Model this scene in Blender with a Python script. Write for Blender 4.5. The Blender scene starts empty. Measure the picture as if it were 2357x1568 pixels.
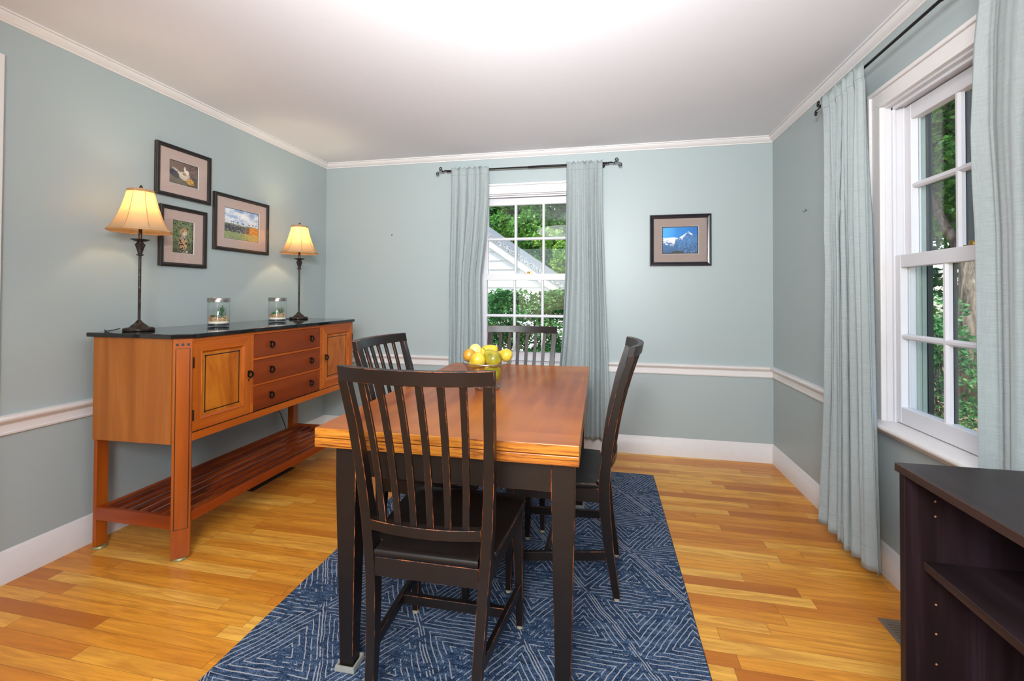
import bpy, bmesh, math, random
import numpy as np
from mathutils import Vector, Matrix
random.seed(7)
rng = np.random.default_rng(11)
SC = bpy.context.scene
COL = SC.collection
PI = math.pi
W = 3.505          # x of right wall, left wall at x=0, far wall at y=0
H = 2.284          # ceiling height
YN = -4.6          # wall behind the camera

def lin(h):
    h = h.lstrip('#')
    o = []
    for i in (0, 2, 4):
        c = int(h[i:i+2], 16) / 255
        o.append(c/12.92 if c <= 0.04045 else ((c+0.055)/1.055)**2.4)
    return (o[0], o[1], o[2], 1.0)

# ------------------------------------------------------------------ object helpers
def setp(o, label=None, cat=None, group=None, kind=None):
    if label: o['label'] = label
    if cat: o['category'] = cat
    if group: o['group'] = group
    if kind: o['kind'] = kind
    return o

def empty(name, label=None, cat=None, loc=(0, 0, 0), rz=0.0, group=None, kind=None):
    o = bpy.data.objects.new(name, None)
    COL.objects.link(o)
    o.empty_display_size = 0.05
    o.location = loc
    o.rotation_euler = (0, 0, rz)
    return setp(o, label, cat, group, kind)

def obj(name, bm, mats, parent=None, smooth=False, bevel=0.0, bmat=None, bseg=1, label=None, solid=0.0, autosmooth=None):
    me = bpy.data.meshes.new(name)
    bmesh.ops.recalc_face_normals(bm, faces=bm.faces)
    if smooth:
        for f in bm.faces: f.smooth = True
    bm.to_mesh(me)
    bm.free()
    if not isinstance(mats, (list, tuple)): mats = [mats]
    for m in mats: me.materials.append(m)
    o = bpy.data.objects.new(name, me)
    COL.objects.link(o)
    if parent is not None: o.parent = parent
    if solid:
        s = o.modifiers.new('solid', 'SOLIDIFY'); s.thickness = solid; s.offset = 0
    if bevel:
        b = o.modifiers.new('bevel', 'BEVEL')
        b.width = bevel; b.segments = bseg; b.limit_method = 'ANGLE'; b.angle_limit = math.radians(38)
        b.harden_normals = False
        if bmat is not None: b.material = bmat
    if autosmooth:
        for p in me.polygons: p.use_smooth = True
        try: me.set_sharp_from_angle(angle=math.radians(autosmooth))
        except Exception: pass
    if label: o['label'] = label
    return o

def dup_tree(root):
    r = root.copy(); COL.objects.link(r)
    for ch in list(root.children):
        c = ch.copy(); COL.objects.link(c); c.parent = r
        for g in list(ch.children):
            d = g.copy(); COL.objects.link(d); d.parent = c
    return r

# ------------------------------------------------------------------ mesh helpers
def box(bm, x0, x1, y0, y1, z0, z1, mi=0):
    vs = [bm.verts.new(p) for p in ((x0,y0,z0),(x1,y0,z0),(x1,y1,z0),(x0,y1,z0),(x0,y0,z1),(x1,y0,z1),(x1,y1,z1),(x0,y1,z1))]
    for f in ((0,3,2,1),(4,5,6,7),(0,1,5,4),(1,2,6,5),(2,3,7,6),(3,0,4,7)):
        bm.faces.new([vs[i] for i in f]).material_index = mi
    return vs

def BX(*a, **k):
    bm = bmesh.new(); box(bm, *a, **k); return bm

def ring_loft(bm, rings, cap=True, mi=0, closed=False):
    """rings: list of lists of 3d points with equal count"""
    R = [[bm.verts.new(p) for p in r] for r in rings]
    n = len(R[0])
    rr = list(range(len(R)-1)) + ([len(R)-1] if closed else [])
    for i in rr:
        a, b = R[i], R[(i+1) % len(R)]
        for j in range(n):
            f = bm.faces.new((a[j], a[(j+1) % n], b[(j+1) % n], b[j])); f.material_index = mi
    if cap and not closed:
        bm.faces.new(R[0][::-1]).material_index = mi
        bm.faces.new(R[-1]).material_index = mi
    return R

def lathe(bm, prof, c=(0, 0, 0), seg=32, cap=True, mi=0):
    rings = []
    for r, z in prof:
        rings.append([(c[0]+r*math.cos(2*PI*k/seg), c[1]+r*math.sin(2*PI*k/seg), c[2]+z) for k in range(seg)])
    return ring_loft(bm, rings, cap, mi)

def tube(bm, pts, r, seg=8, cap=True, mi=0):
    pts = [Vector(p) for p in pts]
    rs = r if isinstance(r, (list, tuple)) else [r]*len(pts)
    up = None
    rings = []
    for i, p in enumerate(pts):
        t = (pts[min(i+1, len(pts)-1)] - pts[max(i-1, 0)]).normalized()
        if up is None:
            up = Vector((0, 0, 1)) if abs(t.z) < 0.9 else Vector((1, 0, 0))
        a = t.cross(up).normalized(); b = a.cross(t).normalized(); up = b
        rings.append([p + rs[i]*(math.cos(2*PI*k/seg)*a + math.sin(2*PI*k/seg)*b) for k in range(seg)])
    ring_loft(bm, rings, cap, mi)

def torus(bm, c, R, r, axis='x', sa=28, sb=8):
    rings = []
    for i in range(sa):
        a = 2*PI*i/sa
        ring = []
        for j in range(sb):
            b = 2*PI*j/sb
            u = (R + r*math.cos(b)); w = r*math.sin(b)
            p = {'x': (w, u*math.cos(a), u*math.sin(a)), 'z': (u*math.cos(a), u*math.sin(a), w), 'y': (u*math.cos(a), w, u*math.sin(a))}[axis]
            ring.append((c[0]+p[0], c[1]+p[1], c[2]+p[2]))
        rings.append(ring)
    ring_loft(bm, rings, closed=True)

def extrude_profile(bm, prof, p0, p1, nrm, cut0=0.0, cut1=0.0, mi=0):
    """profile (d,z) with d measured along nrm away from wall; run from p0 to p1; cut: mitre slope at the ends"""
    p0 = Vector(p0); p1 = Vector(p1); n = Vector(nrm); t = (p1-p0).normalized()
    r0 = [p0 + n*d + Vector((0, 0, z)) + t*(d*cut0) for d, z in prof]
    r1 = [p1 + n*d + Vector((0, 0, z)) - t*(d*cut1) for d, z in prof]
    ring_loft(bm, [r0, r1], True, mi)

def slab_with_holes(bm, axis, pos, thick, u0, u1, z0, z1, holes):
    """wall slab: axis 'x' -> plane x=pos..pos+thick spanning u=y ; axis 'y' -> plane y. holes list (u0,u1,z0,z1)"""
    us = sorted(set([u0, u1] + [h[0] for h in holes] + [h[1] for h in holes]))
    zs = sorted(set([z0, z1] + [h[2] for h in holes] + [h[3] for h in holes]))
    for i in range(len(us)-1):
        for j in range(len(zs)-1):
            uc, zc = (us[i]+us[i+1])/2, (zs[j]+zs[j+1])/2
            if any(h[0] < uc < h[1] and h[2] < zc < h[3] for h in holes): continue
            a, b = min(pos, pos+thick), max(pos, pos+thick)
            if axis == 'x': box(bm, a, b, us[i], us[i+1], zs[j], zs[j+1])
            else: box(bm, us[i], us[i+1], a, b, zs[j], zs[j+1])

# ------------------------------------------------------------------ material helpers
class MT:
    def __init__(self, name):
        self.m = bpy.data.materials.new(name); self.m.use_nodes = True
        self.nt = self.m.node_tree; self.N = self.nt.nodes; self.L = self.nt.links
        self.N.clear()
        self.out = self.N.new('ShaderNodeOutputMaterial')
    def n(self, t, **k):
        nd = self.N.new('ShaderNode'+t)
        for a, v in k.items(): setattr(nd, a, v)
        return nd
    def link(self, a, b): self.L.new(a, b)
    def setin(self, nd, key, v):
        if hasattr(v, 'links') or hasattr(v, 'is_linked'): self.L.new(v, nd.inputs[key])
        else: nd.inputs[key].default_value = v
    def math(self, op, a, b=None, c=None):
        nd = self.n('Math', operation=op)
        self.setin(nd, 0, a)
        if b is not None: self.setin(nd, 1, b)
        if c is not None: self.setin(nd, 2, c)
        return nd.outputs[0]
    def coords(self, scale=(1, 1, 1), loc=(0, 0, 0), rot=(0, 0, 0), kind='Object'):
        tc = self.n('TexCoord'); mp = self.n('Mapping')
        self.link(tc.outputs[kind], mp.inputs[0])
        mp.inputs['Location'].default_value = loc; mp.inputs['Rotation'].default_value = rot; mp.inputs['Scale'].default_value = scale
        return mp.outputs[0]
    def noise(self, vec, scale=5, detail=3, rough=0.5, dist=0.0):
        nd = self.n('TexNoise'); self.link(vec, nd.inputs['Vector'])
        nd.inputs['Scale'].default_value = scale; nd.inputs['Detail'].default_value = detail
        nd.inputs['Roughness'].default_value = rough; nd.inputs['Distortion'].default_value = dist
        return nd.outputs['Fac']
    def ramp(self, fac, stops, interp='LINEAR'):
        nd = self.n('ValToRGB'); self.link(fac, nd.inputs[0]); cr = nd.color_ramp; cr.interpolation = interp
        while len(cr.elements) < len(stops): cr.elements.new(0.5)
        for e, (p, c) in zip(cr.elements, stops):
            e.position = p; e.color = c if len(c) == 4 else (*c, 1)
        return nd.outputs[0]
    def mix(self, fac, a, b, blend='MIX'):
        nd = self.n('Mix', data_type='RGBA', blend_type=blend)
        self.setin(nd, 0, fac); self.setin(nd, 6, a); self.setin(nd, 7, b)
        return nd.outputs[2]
    def bump(self, h, strength=0.2, dist=0.002):
        nd = self.n('Bump'); self.link(h, nd.inputs['Height']); nd.inputs['Strength'].default_value = strength
        nd.inputs['Distance'].default_value = dist
        return nd.outputs[0]
    def principled(self, col, rough=0.5, metal=0.0, spec=0.5, normal=None, coat=0.0, coat_rough=0.1):
        b = self.n('BsdfPrincipled')
        self.setin(b, 'Base Color', col); self.setin(b, 'Roughness', rough); self.setin(b, 'Metallic', metal)
        b.inputs['Specular IOR Level'].default_value = spec
        if coat: b.inputs['Coat Weight'].default_value = coat; b.inputs['Coat Roughness'].default_value = coat_rough
        if normal is not None: self.link(normal, b.inputs['Normal'])
        return b
    def done(self, b):
        self.link(b.outputs[0], self.out.inputs[0]); return self.m

def flat(name, hexc, rough=0.5, metal=0.0, spec=0.5, var=0.06, bump=0.0, coat=0.0):
    M = MT(name); v = M.coords()
    nz = M.noise(v, 35, 3)
    c = lin(hexc)
    d = tuple(x*(1-var*2) for x in c[:3]) + (1,)
    col = M.mix(nz, d, tuple(min(1, x*(1+var)) for x in c[:3]) + (1,))
    nm = M.bump(M.noise(v, 180, 2), bump, 0.001) if bump else None
    return M.done(M.principled(col, rough, metal, spec, nm, coat))

def wood(name, c_dark, c_mid, c_light, axis='z', scale=6.0, stretch=12.0, rough=0.35, coat=0.0, spec=0.5, contrast=1.0, fine=True, loc=(0, 0, 0)):
    M = MT(name)
    s = {'x': (1.0/stretch, 1, 1), 'y': (1, 1.0/stretch, 1), 'z': (1, 1, 1.0/stretch)}[axis]
    v = M.coords(s, loc)
    n1 = M.noise(v, scale, 4, 0.55, 1.2)
    col = M.ramp(n1, [(0.32, lin(c_dark)), (0.5, lin(c_mid)), (0.68, lin(c_light))])
    s2 = {'x': (0.02, 1, 1), 'y': (1, 0.02, 1), 'z': (1, 1, 0.02)}[axis]
    n2 = M.noise(M.coords(s2, loc), 260, 2, 0.6)
    if fine:
        col = M.mix(M.math('MULTIPLY', M.math('GREATER_THAN', n2, 0.58), 0.22*contrast), col, lin(c_dark))
    nm = M.bump(n2, 0.04, 0.001)
    return M.done(M.principled(col, rough, 0, spec*0.6, nm, coat*0.3, 0.12))

def glass_thin(name, tint=(1, 1, 1, 1), rough=0.0, fmin=0.04, fgain=1.0):
    M = MT(name)
    t = M.n('BsdfTransparent'); t.inputs[0].default_value = tint
    g = M.n('BsdfGlossy'); g.inputs['Roughness'].default_value = rough
    lw = M.n('LayerWeight'); lw.inputs[0].default_value = 0.5
    f = M.math('MULTIPLY_ADD', M.math('POWER', lw.outputs['Facing'], 3.5), fgain, fmin)
    mx = M.n('MixShader'); M.link(f, mx.inputs[0]); M.link(t.outputs[0], mx.inputs[1]); M.link(g.outputs[0], mx.inputs[2])
    M.link(mx.outputs[0], M.out.inputs[0])
    return M.m

# ------------------------------------------------------------------ materials
def wall_mat():
    M = MT('wall_paint'); v = M.coords()
    n = M.noise(v, 1.3, 2)
    col = M.mix(n, lin('a4b0b0'), lin('a8b3b3'))
    return M.done(M.principled(col, 0.42, 0, 0.35, M.bump(M.noise(v, 320, 2), 0.05, 0.0008)))
M_WALL = wall_mat()
M_CEIL = flat('ceiling_paint', 'e6e6ea', 0.8, var=0.01)
M_TRIM = flat('white_trim_paint', 'e0dcda', 0.35, var=0.02)
M_VINYL = flat('white_window_vinyl', 'd8d7da', 0.4, var=0.01)
M_BLACKMETAL = flat('dark_bronze_metal', '241f1e', 0.38, 0.7, var=0.1)
M_BRASS = flat('aged_brass', 'a8823c', 0.3, 0.9, var=0.15)
M_GLASS = glass_thin('window_glass', (0.97, 0.99, 0.98, 1), 0.0, 0.035, 0.5)
M_PICGLASS = glass_thin('picture_glass', (1, 1, 1, 1), 0.02, 0.03, 0.5)
M_JAR = glass_thin('jar_glass', (0.975, 0.99, 0.985, 1), 0.01, 0.03, 0.8)

def floor_mat():
    M = MT('oak_strip_floor')
    tc = M.n('TexCoord'); sp = M.n('SeparateXYZ'); M.link(tc.outputs['Object'], sp.inputs[0])
    X, Y = sp.outputs[0], sp.outputs[1]
    yr = M.math('DIVIDE', Y, 0.057)
    row = M.math('FLOOR', yr)
    fy = M.math('FRACT', yr)
    wn = M.n('TexWhiteNoise', noise_dimensions='1D'); M.link(row, wn.inputs['W'])
    off = M.math('MULTIPLY', wn.outputs['Value'], 7.0)
    ln = M.math('MULTIPLY_ADD', M.n('TexWhiteNoise', noise_dimensions='1D').outputs[0], 0.0, 0.95)
    xr = M.math('ADD', M.math('DIVIDE', X, 0.82), off)
    xi = M.math('FLOOR', xr); fx = M.math('FRACT', xr)
    cid = M.n('CombineXYZ'); M.link(xi, cid.inputs[0]); M.link(row, cid.inputs[1])
    w2 = M.n('TexWhiteNoise', noise_dimensions='2D'); M.link(cid.outputs[0], w2.inputs['Vector'])
    h = w2.outputs['Value']
    base = M.ramp(h, [(0.0, lin('ba6c22')), (0.16, lin('d28229')), (0.5, lin('e59a34')), (0.8, lin('edaa42')), (1.0, lin('f4bb55'))])
    # grain: shift coordinates per plank
    cv = M.n('CombineXYZ')
    M.link(M.math('MULTIPLY', X, 0.09), cv.inputs[0])
    M.link(M.math('ADD', Y, M.math('MULTIPLY', h, 9.0)), cv.inputs[1])
    M.link(M.math('MULTIPLY', h, 5.0), cv.inputs[2])
    g1 = M.noise(cv.outputs[0], 26, 4, 0.6, 1.6)
    cv2 = M.n('CombineXYZ')
    M.link(M.math('MULTIPLY', X, 0.025), cv2.inputs[0]); M.link(Y, cv2.inputs[1]); M.link(M.math('MULTIPLY', h, 3.0), cv2.inputs[2])
    g2 = M.noise(cv2.outputs[0], 300, 2, 0.6)
    col = M.mix(M.math('MULTIPLY', M.ramp(g1, [(0.38, (1, 1, 1)), (0.62, (0, 0, 0))]), 0.5), base, lin('a85e20'))
    col = M.mix(M.math('MULTIPLY', M.math('GREATER_THAN', g2, 0.6), 0.14), col, lin('9a5a20'))
    e1 = M.math('LESS_THAN', M.math('MINIMUM', fy, M.math('SUBTRACT', 1.0, fy)), 0.012)
    e2 = M.math('LESS_THAN', M.math('MINIMUM', fx, M.math('SUBTRACT', 1.0, fx)), 0.0012)
    e = M.math('MAXIMUM', e1, e2)
    col = M.mix(M.math('MULTIPLY', e, 0.6), col, lin('5a2f10'))
    b = M.principled(col, 0.3, 0, 0.3, M.bump(M.math('SUBTRACT', 1.0, e), 0.25, 0.0006), 0.08, 0.15)
    return M.done(b)
M_FLOOR = floor_mat()

M_CH_V = wood('cherry_vertical', '9a4a0f', 'b25a15', 'c46a1c', 'z', 6, 14, 0.3, 0.3)
M_CH_H = wood('cherry_horizontal', '9a460e', 'b05414', 'c0631b', 'y', 9, 12, 0.3, 0.3)
M_CH_DR = wood('cherry_drawer', '702c0a', '84360d', '924111', 'y', 8, 12, 0.28, 0.3)
M_CH_LEG = wood('cherry_leg', '8c400e', 'a44f12', 'b25b18', 'z', 7, 10, 0.3, 0.3)
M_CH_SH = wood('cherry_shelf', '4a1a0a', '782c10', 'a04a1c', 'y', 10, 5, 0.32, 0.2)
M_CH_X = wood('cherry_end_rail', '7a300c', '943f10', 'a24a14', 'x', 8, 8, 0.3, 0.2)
M_EBONY = flat('ebony_inlay', '1c1310', 0.35)

def granite():
    M = MT('black_granite'); v = M.coords()
    n = M.noise(v, 420, 2, 0.7)
    v1 = M.n('TexVoronoi'); M.link(v, v1.inputs['Vector']); v1.inputs['Scale'].default_value = 260
    col = M.ramp(n, [(0.5, lin('0d0d0f')), (0.66, lin('1a1a1d')), (0.78, lin('5c5852'))])
    return M.done(M.principled(col, 0.06, 0, 0.6))
M_GRANITE = granite()

def table_top_mat():
    M = MT('oak_tabletop')
    tc = M.n('TexCoord'); sp = M.n('SeparateXYZ'); M.link(tc.outputs['Object'], sp.inputs[0])
    Y = sp.outputs[1]
    vA = M.coords((1, 0.08, 1)); vB = M.coords((0.08, 1, 1))
    nA = M.noise(vA, 22, 2, 0.5, 0.0); nB = M.noise(vB, 22, 2, 0.5, 0.0)
    band = M.math('MAXIMUM', M.math('LESS_THAN', Y, -0.57), M.math('GREATER_THAN', Y, 0.57))
    n = M.n('Mix', data_type='FLOAT'); M.link(band, n.inputs[0]); M.link(nA, n.inputs[2]); M.link(nB, n.inputs[3])
    col = M.ramp(n.outputs[0], [(0.3, lin('883f10')), (0.5, lin('9a4d14')), (0.7, lin('ae5f1c'))])
    fA = M.noise(M.coords((1, 0.06, 1)), 110, 1, 0.5); fB = M.noise(M.coords((0.06, 1, 1)), 110, 1, 0.5)
    fn = M.n('Mix', data_type='FLOAT'); M.link(band, fn.inputs[0]); M.link(fA, fn.inputs[2]); M.link(fB, fn.inputs[3])
    col = M.mix(M.math('MULTIPLY', fn.outputs[0], 0.45), col, lin('6a3416'))
    col = M.mix(M.math('MULTIPLY', band, 0.25), col, lin('c9782f'))
    # rubbed lighter patch areas of the finish
    pat = M.noise(M.coords((1, 1, 1), (3, 1, 0)), 2.2, 2)
    col = M.mix(M.math('MULTIPLY', M.ramp(pat, [(0.45, (0, 0, 0)), (0.7, (1, 1, 1))]), 0.45), col, lin('cc7a2c'))
    return M.done(M.principled(col, 0.285, 0, 0.45))
M_TTOP = table_top_mat()

def oak_edge():
    M = MT('oak_edge'); v = M.coords((0.06, 0.06, 1))
    n = M.noise(v, 60, 4, 0.65, 1.8)
    col = M.ramp(n, [(0.36, lin('5a2c0c')), (0.45, lin('a8601f')), (0.55, lin('c07a26')), (0.75, lin('d09038'))])
    return M.done(M.principled(col, 0.35, 0, 0.5, M.bump(n, 0.2, 0.001)))
M_OAKEDGE = oak_edge()

def black_paint(name='black_rubbed_paint'):
    M = MT(name); v = M.coords()
    n = M.noise(v, 30, 3); sc = M.noise(M.coords((1, 1, 1), (5, 2, 1)), 95, 3, 0.7)
    col = M.mix(n, lin('15100e'), lin('1d1512'))
    spots = M.math('GREATER_THAN', sc, 0.76)
    col = M.mix(spots, col, lin('8a4a22'))
    return M.done(M.principled(col, M.math('MULTIPLY_ADD', n, 0.12, 0.34), 0, 0.4, M.bump(n, 0.05, 0.001)))
M_BLACK = black_paint()

def worn_edge():
    M = MT('worn_edge'); v = M.coords((1, 1, 0.35))
    n = M.noise(v, 22, 4, 0.7)
    n2 = M.noise(v, 120, 2, 0.7)
    s = M.math('ADD', M.math('MULTIPLY', n, 0.7), M.math('MULTIPLY', n2, 0.3))
    col = M.ramp(s, [(0.46, lin('1d1411')), (0.52, lin('70381a')), (0.60, lin('b0602f')), (0.70, lin('d08c62'))])
    return M.done(M.principled(col, 0.45))
M_WORN = worn_edge()

def rug_mat():
    M = MT('rug_weave')
    tc = M.n('TexCoord')
    dist = M.n('TexNoise'); M.link(tc.outputs['Object'], dist.inputs['Vector']); dist.inputs['Scale'].default_value = 9; dist.inputs['Detail'].default_value = 3
    vs = M.n('VectorMath', operation='MULTIPLY_ADD')
    M.link(dist.outputs['Color'], vs.inputs[0]); vs.inputs[1].default_value = (0.022, 0.022, 0); M.link(tc.outputs['Object'], vs.inputs[2])
    sp = M.n('SeparateXYZ'); M.link(vs.outputs[0], sp.inputs[0])
    X, Y = sp.outputs[0], sp.outputs[1]
    hgt = 0.30
    a = M.math('DIVIDE', Y, hgt)
    b = M.math('DIVIDE', M.math('ADD', M.math('MULTIPLY', X, 0.80), M.math('MULTIPLY', Y, 0.5)), hgt)
    c = M.math('SUBTRACT', b, a)
    fa, fb, fc = M.math('FRACT', a), M.math('FRACT', b), M.math('FRACT', c)
    def tri(f): return M.math('MINIMUM', f, M.math('SUBTRACT', 1.0, f))
    ta, tb, tcc = tri(fa), tri(fb), tri(fc)
    d = M.math('MINIMUM', ta, M.math('MINIMUM', tb, tcc))
    # cell id for thinning out lines differently per cell
    cid = M.n('CombineXYZ'); M.link(M.math('FLOOR', a), cid.inputs[0]); M.link(M.math('FLOOR', b), cid.inputs[1]); M.link(M.math('FLOOR', c), cid.inputs[2])
    wn = M.n('TexWhiteNoise', noise_dimensions='3D'); M.link(cid.outputs[0], wn.inputs['Vector'])
    h = wn.outputs['Value']
    # concentric lines inside each triangle
    nl = M.math('MULTIPLY_ADD', h, 6.0, 15.0)
    k = M.math('FRACT', M.math('MULTIPLY', d, nl))
    line = M.math('LESS_THAN', M.math('ABSOLUTE', M.math('SUBTRACT', k, 0.5)), 0.10)
    # spine lines along the lattice
    sp1 = M.math('LESS_THAN', tb, 0.006)
    line = M.math('MULTIPLY', line, M.math('GREATER_THAN', d, 0.022))
    ln = M.math('MAXIMUM', line, sp1)
    brk = M.noise(tc.outputs['Object'], 34, 2, 0.6)
    big = M.noise(tc.outputs['Object'], 4.5, 2, 0.5)
    keep = M.math('GREATER_THAN', M.math('ADD', M.math('MULTIPLY', brk, 0.55), M.math('MULTIPLY', big, 0.45)), 0.438)
    ln = M.math('MULTIPLY', ln, keep)
    v2 = M.coords((1, 2.6, 1))
    spk = M.noise(v2, 210, 3, 0.85)
    streak = M.noise(M.coords((1, 4, 1), (2, 5, 0)), 22, 3, 0.6)
    mixv = M.math('ADD', M.math('MULTIPLY', spk, 0.72), M.math('MULTIPLY', streak, 0.28))
    col = M.ramp(mixv, [(0.40, lin('0e1a2e')), (0.48, lin('223651')), (0.55, lin('435c7c')), (0.63, lin('94a3b6'))])
    col = M.mix(M.math('MULTIPLY', ln, 0.78), col, lin('b4b3b6'))
    return M.done(M.principled(col, 0.9, 0, 0.15, M.bump(mixv, 0.5, 0.004)))
M_RUG = rug_mat()
M_RUGEDGE = flat('rug_binding', '1c2c48', 0.9, var=0.15)

def linen(name, c0, c1):
    M = MT(name); v = M.coords()
    wx = M.noise(M.coords((1, 1, 0.04)), 620, 2, 0.6); wz = M.noise(M.coords((0.04, 0.04, 1)), 520, 2, 0.6)
    wv = M.math('MULTIPLY_ADD', wx, 0.4, M.math('MULTIPLY', wz, 0.6))
    col = M.ramp(wv, [(0.38, lin(c0)), (0.62, lin(c1))])
    p = M.principled(col, 0.85, 0, 0.15, M.bump(wv, 0.15, 0.0008))
    t = M.n('BsdfTranslucent'); M.link(col, t.inputs[0])
    mx = M.n('MixShader'); mx.inputs[0].default_value = 0.18
    M.link(p.outputs[0], mx.inputs[1]); M.link(t.outputs[0], mx.inputs[2]); M.link(mx.outputs[0], M.out.inputs[0])
    return M.m
M_LINEN = linen('curtain_linen', 'a2acac', 'b2bbbb')

def shade_mat():
    M = MT('lamp_shade_fabric'); v = M.coords()
    n = M.noise(v, 40, 4, 0.6)
    col = M.mix(n, lin('c9ab88'), lin('d8bc9a'))
    d = M.n('BsdfDiffuse'); M.link(col, d.inputs[0])
    t = M.n('BsdfTranslucent'); M.link(M.mix(n, lin('efd6a4'), lin('f6e2b8')), t.inputs[0])
    mx = M.n('MixShader'); mx.inputs[0].default_value = 0.42
    M.link(d.outputs[0], mx.inputs[1]); M.link(t.outputs[0], mx.inputs[2]); M.link(mx.outputs[0], M.out.inputs[0])
    return M.m
M_SHADE = shade_mat()
M_SHADETRIM = flat('shade_braid', 'b58a62', 0.8, var=0.1)

def bronze():
    M = MT('lamp_bronze'); v = M.coords()
    n = M.noise(v, 60, 4, 0.7)
    col = M.ramp(n, [(0.35, lin('17130f')), (0.55, lin('3a2f29')), (0.72, lin('6a594c'))])
    return M.done(M.principled(col, 0.42, 0.45, 0.5, M.bump(n, 0.4, 0.002)))
M_BRONZE = bronze()
def emis(name, hexc, s):
    M = MT(name); e = M.n('Emission'); e.inputs[0].default_value = lin(hexc); e.inputs[1].default_value = s
    M.link(e.outputs[0], M.out.inputs[0]); return M.m
M_BULB = emis('lamp_bulb', 'ffd79a', 8.0)
M_STEEL = flat('brushed_steel', 'a9a39d', 0.25, 1.0, var=0.1)
M_CORD = flat('black_cord', '121212', 0.5)
M_FRAME = flat('dark_frame_wood', '2a2320', 0.35, var=0.2)
M_FRAME2 = flat('slate_black_frame', '26242a', 0.22, var=0.1, spec=0.6)
M_GILT = flat('worn_gilt_line', '8a6a48', 0.4, 0.3)
M_MAT = flat('taupe_mat_board', 'bda69c', 0.85, var=0.02)
M_MATG = flat('grey_brown_mat_board', '9b8b83', 0.85, var=0.02)
M_MATW = flat('mat_bevel_white', 'e6ddd6', 0.8, var=0.01)
M_MATB = flat('mat_inner_black', '20242c', 0.6, var=0.01)
M_ESP = wood('espresso_veneer', '1a1112', '241719', '33242a', 'z', 10, 14, 0.42)
M_ESPX = wood('espresso_veneer_flat', '1c1415', '2b2022', '3a2c31', 'y', 10, 14, 0.36)
M_ESPEDGE = wood('espresso_edge', '2a1a16', '3a2822', '4c382f', 'y', 20, 14, 0.45)
M_PEG = flat('raw_hole', 'a87850', 0.8)
M_GREYMETAL = flat('pewter_register_metal', '847668', 0.4, 0.4)
M_DARKMETAL = flat('black_register_metal', '1a1615', 0.45, 0.4)
M_PAD = flat('felt_pad', 'b9a98c', 0.9)
M_CUP = flat('cloudy_caster_cup', '9c9b90', 0.25, var=0.1, spec=0.7)

# ================================================================== SETTING
S = dict(kind='structure')
DPR = [(1.372, 2.152, 0.625, 1.965)]      # far window rough opening (x0,x1,z0,z1)
RWIN = (-2.055, -1.262, 0.625, 1.965)     # right window opening (y0,y1,z0,z1)
YN2 = -4.6
o = obj('floor', BX(-0.14, W+0.14, YN2, 0.14, -0.06, 0.0), M_FLOOR); setp(o, **S)
o = obj('ceiling', BX(-0.14, W+0.14, YN2, 0.14, H, H+0.06), M_CEIL); setp(o, **S)
bm = bmesh.new(); slab_with_holes(bm, 'x', 0, -0.14, YN2, 0.14, 0, H, [(-3.05, -2.16, 0.0, 2.03)]); o = obj('wall_left', bm, M_WALL); setp(o, **S)
bm = bmesh.new(); slab_with_holes(bm, 'y', 0, 0.14, 0, W, 0, H, DPR); o = obj('wall_back', bm, M_WALL); setp(o, **S)
bm = bmesh.new(); slab_with_holes(bm, 'x', W, 0.14, YN2, 0.14, 0, H, [RWIN]); o = obj('wall_right', bm, M_WALL); setp(o, **S)
bm = bmesh.new(); slab_with_holes(bm, 'y', YN2, -0.12, -0.14, W+0.14, 0, H, [(0.75, 2.75, 0.0, 2.05)]); o = obj('wall_front', bm, M_WALL); setp(o, **S)

# crown, chair rail, baseboard
crown = [(0, 2.243), (0.006, 2.243), (0.006, 2.249), (0.010, 2.251), (0.022, 2.262), (0.030, 2.272), (0.031, 2.276), (0.040, 2.277), (0.040, 2.284), (0, 2.284)]
rail = [(0, 0.593), (0.010, 0.593), (0.013, 0.598), (0.013, 0.603), (0.009, 0.606), (0.009, 0.634), (0.014, 0.640), (0.024, 0.646), (0.030, 0.650), (0.034, 0.657), (0.034, 0.663), (0.028, 0.668), (0.018, 0.6715), (0, 0.672)]
base = [(0, 0), (0.012, 0), (0.012, 0.108), (0.010, 0.111), (0.010, 0.118), (0.005, 0.127), (0.002, 0.132), (0, 0.132)]
def run(name, prof, p0, p1, n, c0, c1, mat=M_TRIM):
    bm = bmesh.new(); extrude_profile(bm, prof, p0, p1, n, c0, c1)
    o = obj(name, bm, mat, autosmooth=35); setp(o, **S); return o
def seg(name, prof, p0, p1, n, c0=0, c1=0):
    return run(name, prof, p0, p1, n, c0, c1)
eps = 0.0
seg('trim_1', crown, (0, YN2, 0), (0, 0, 0), (1, 0, 0), 0, 1)
seg('trim_2', crown, (0, 0, 0), (W, 0, 0), (0, -1, 0), 1, 1)
seg('trim_3', crown, (W, 0, 0), (W, YN2, 0), (-1, 0, 0), 1, 0)
seg('trim_4', rail, (0, -2.09, 0), (0, 0, 0), (1, 0, 0), 0, 1)
seg('trim_5', rail, (0, 0, 0), (1.282, 0, 0), (0, -1, 0), 1, 0)
seg('trim_6', rail, (2.242, 0, 0), (W, 0, 0), (0, -1, 0), 0, 1)
seg('trim_7', rail, (W, 0, 0), (W, -1.172, 0), (-1, 0, 0), 1, 0)
seg('trim_8', rail, (W, -2.145, 0), (W, YN2, 0), (-1, 0, 0), 0, 0)
seg('baseboard_left', base, (0, -2.09, 0), (0, 0, 0), (1, 0, 0), 0, 1)
seg('baseboard_back', base, (0, 0, 0), (W, 0, 0), (0, -1, 0), 1, 1)
seg('baseboard_right', base, (W, 0, 0), (W, YN2, 0), (-1, 0, 0), 1, 0)
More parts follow.
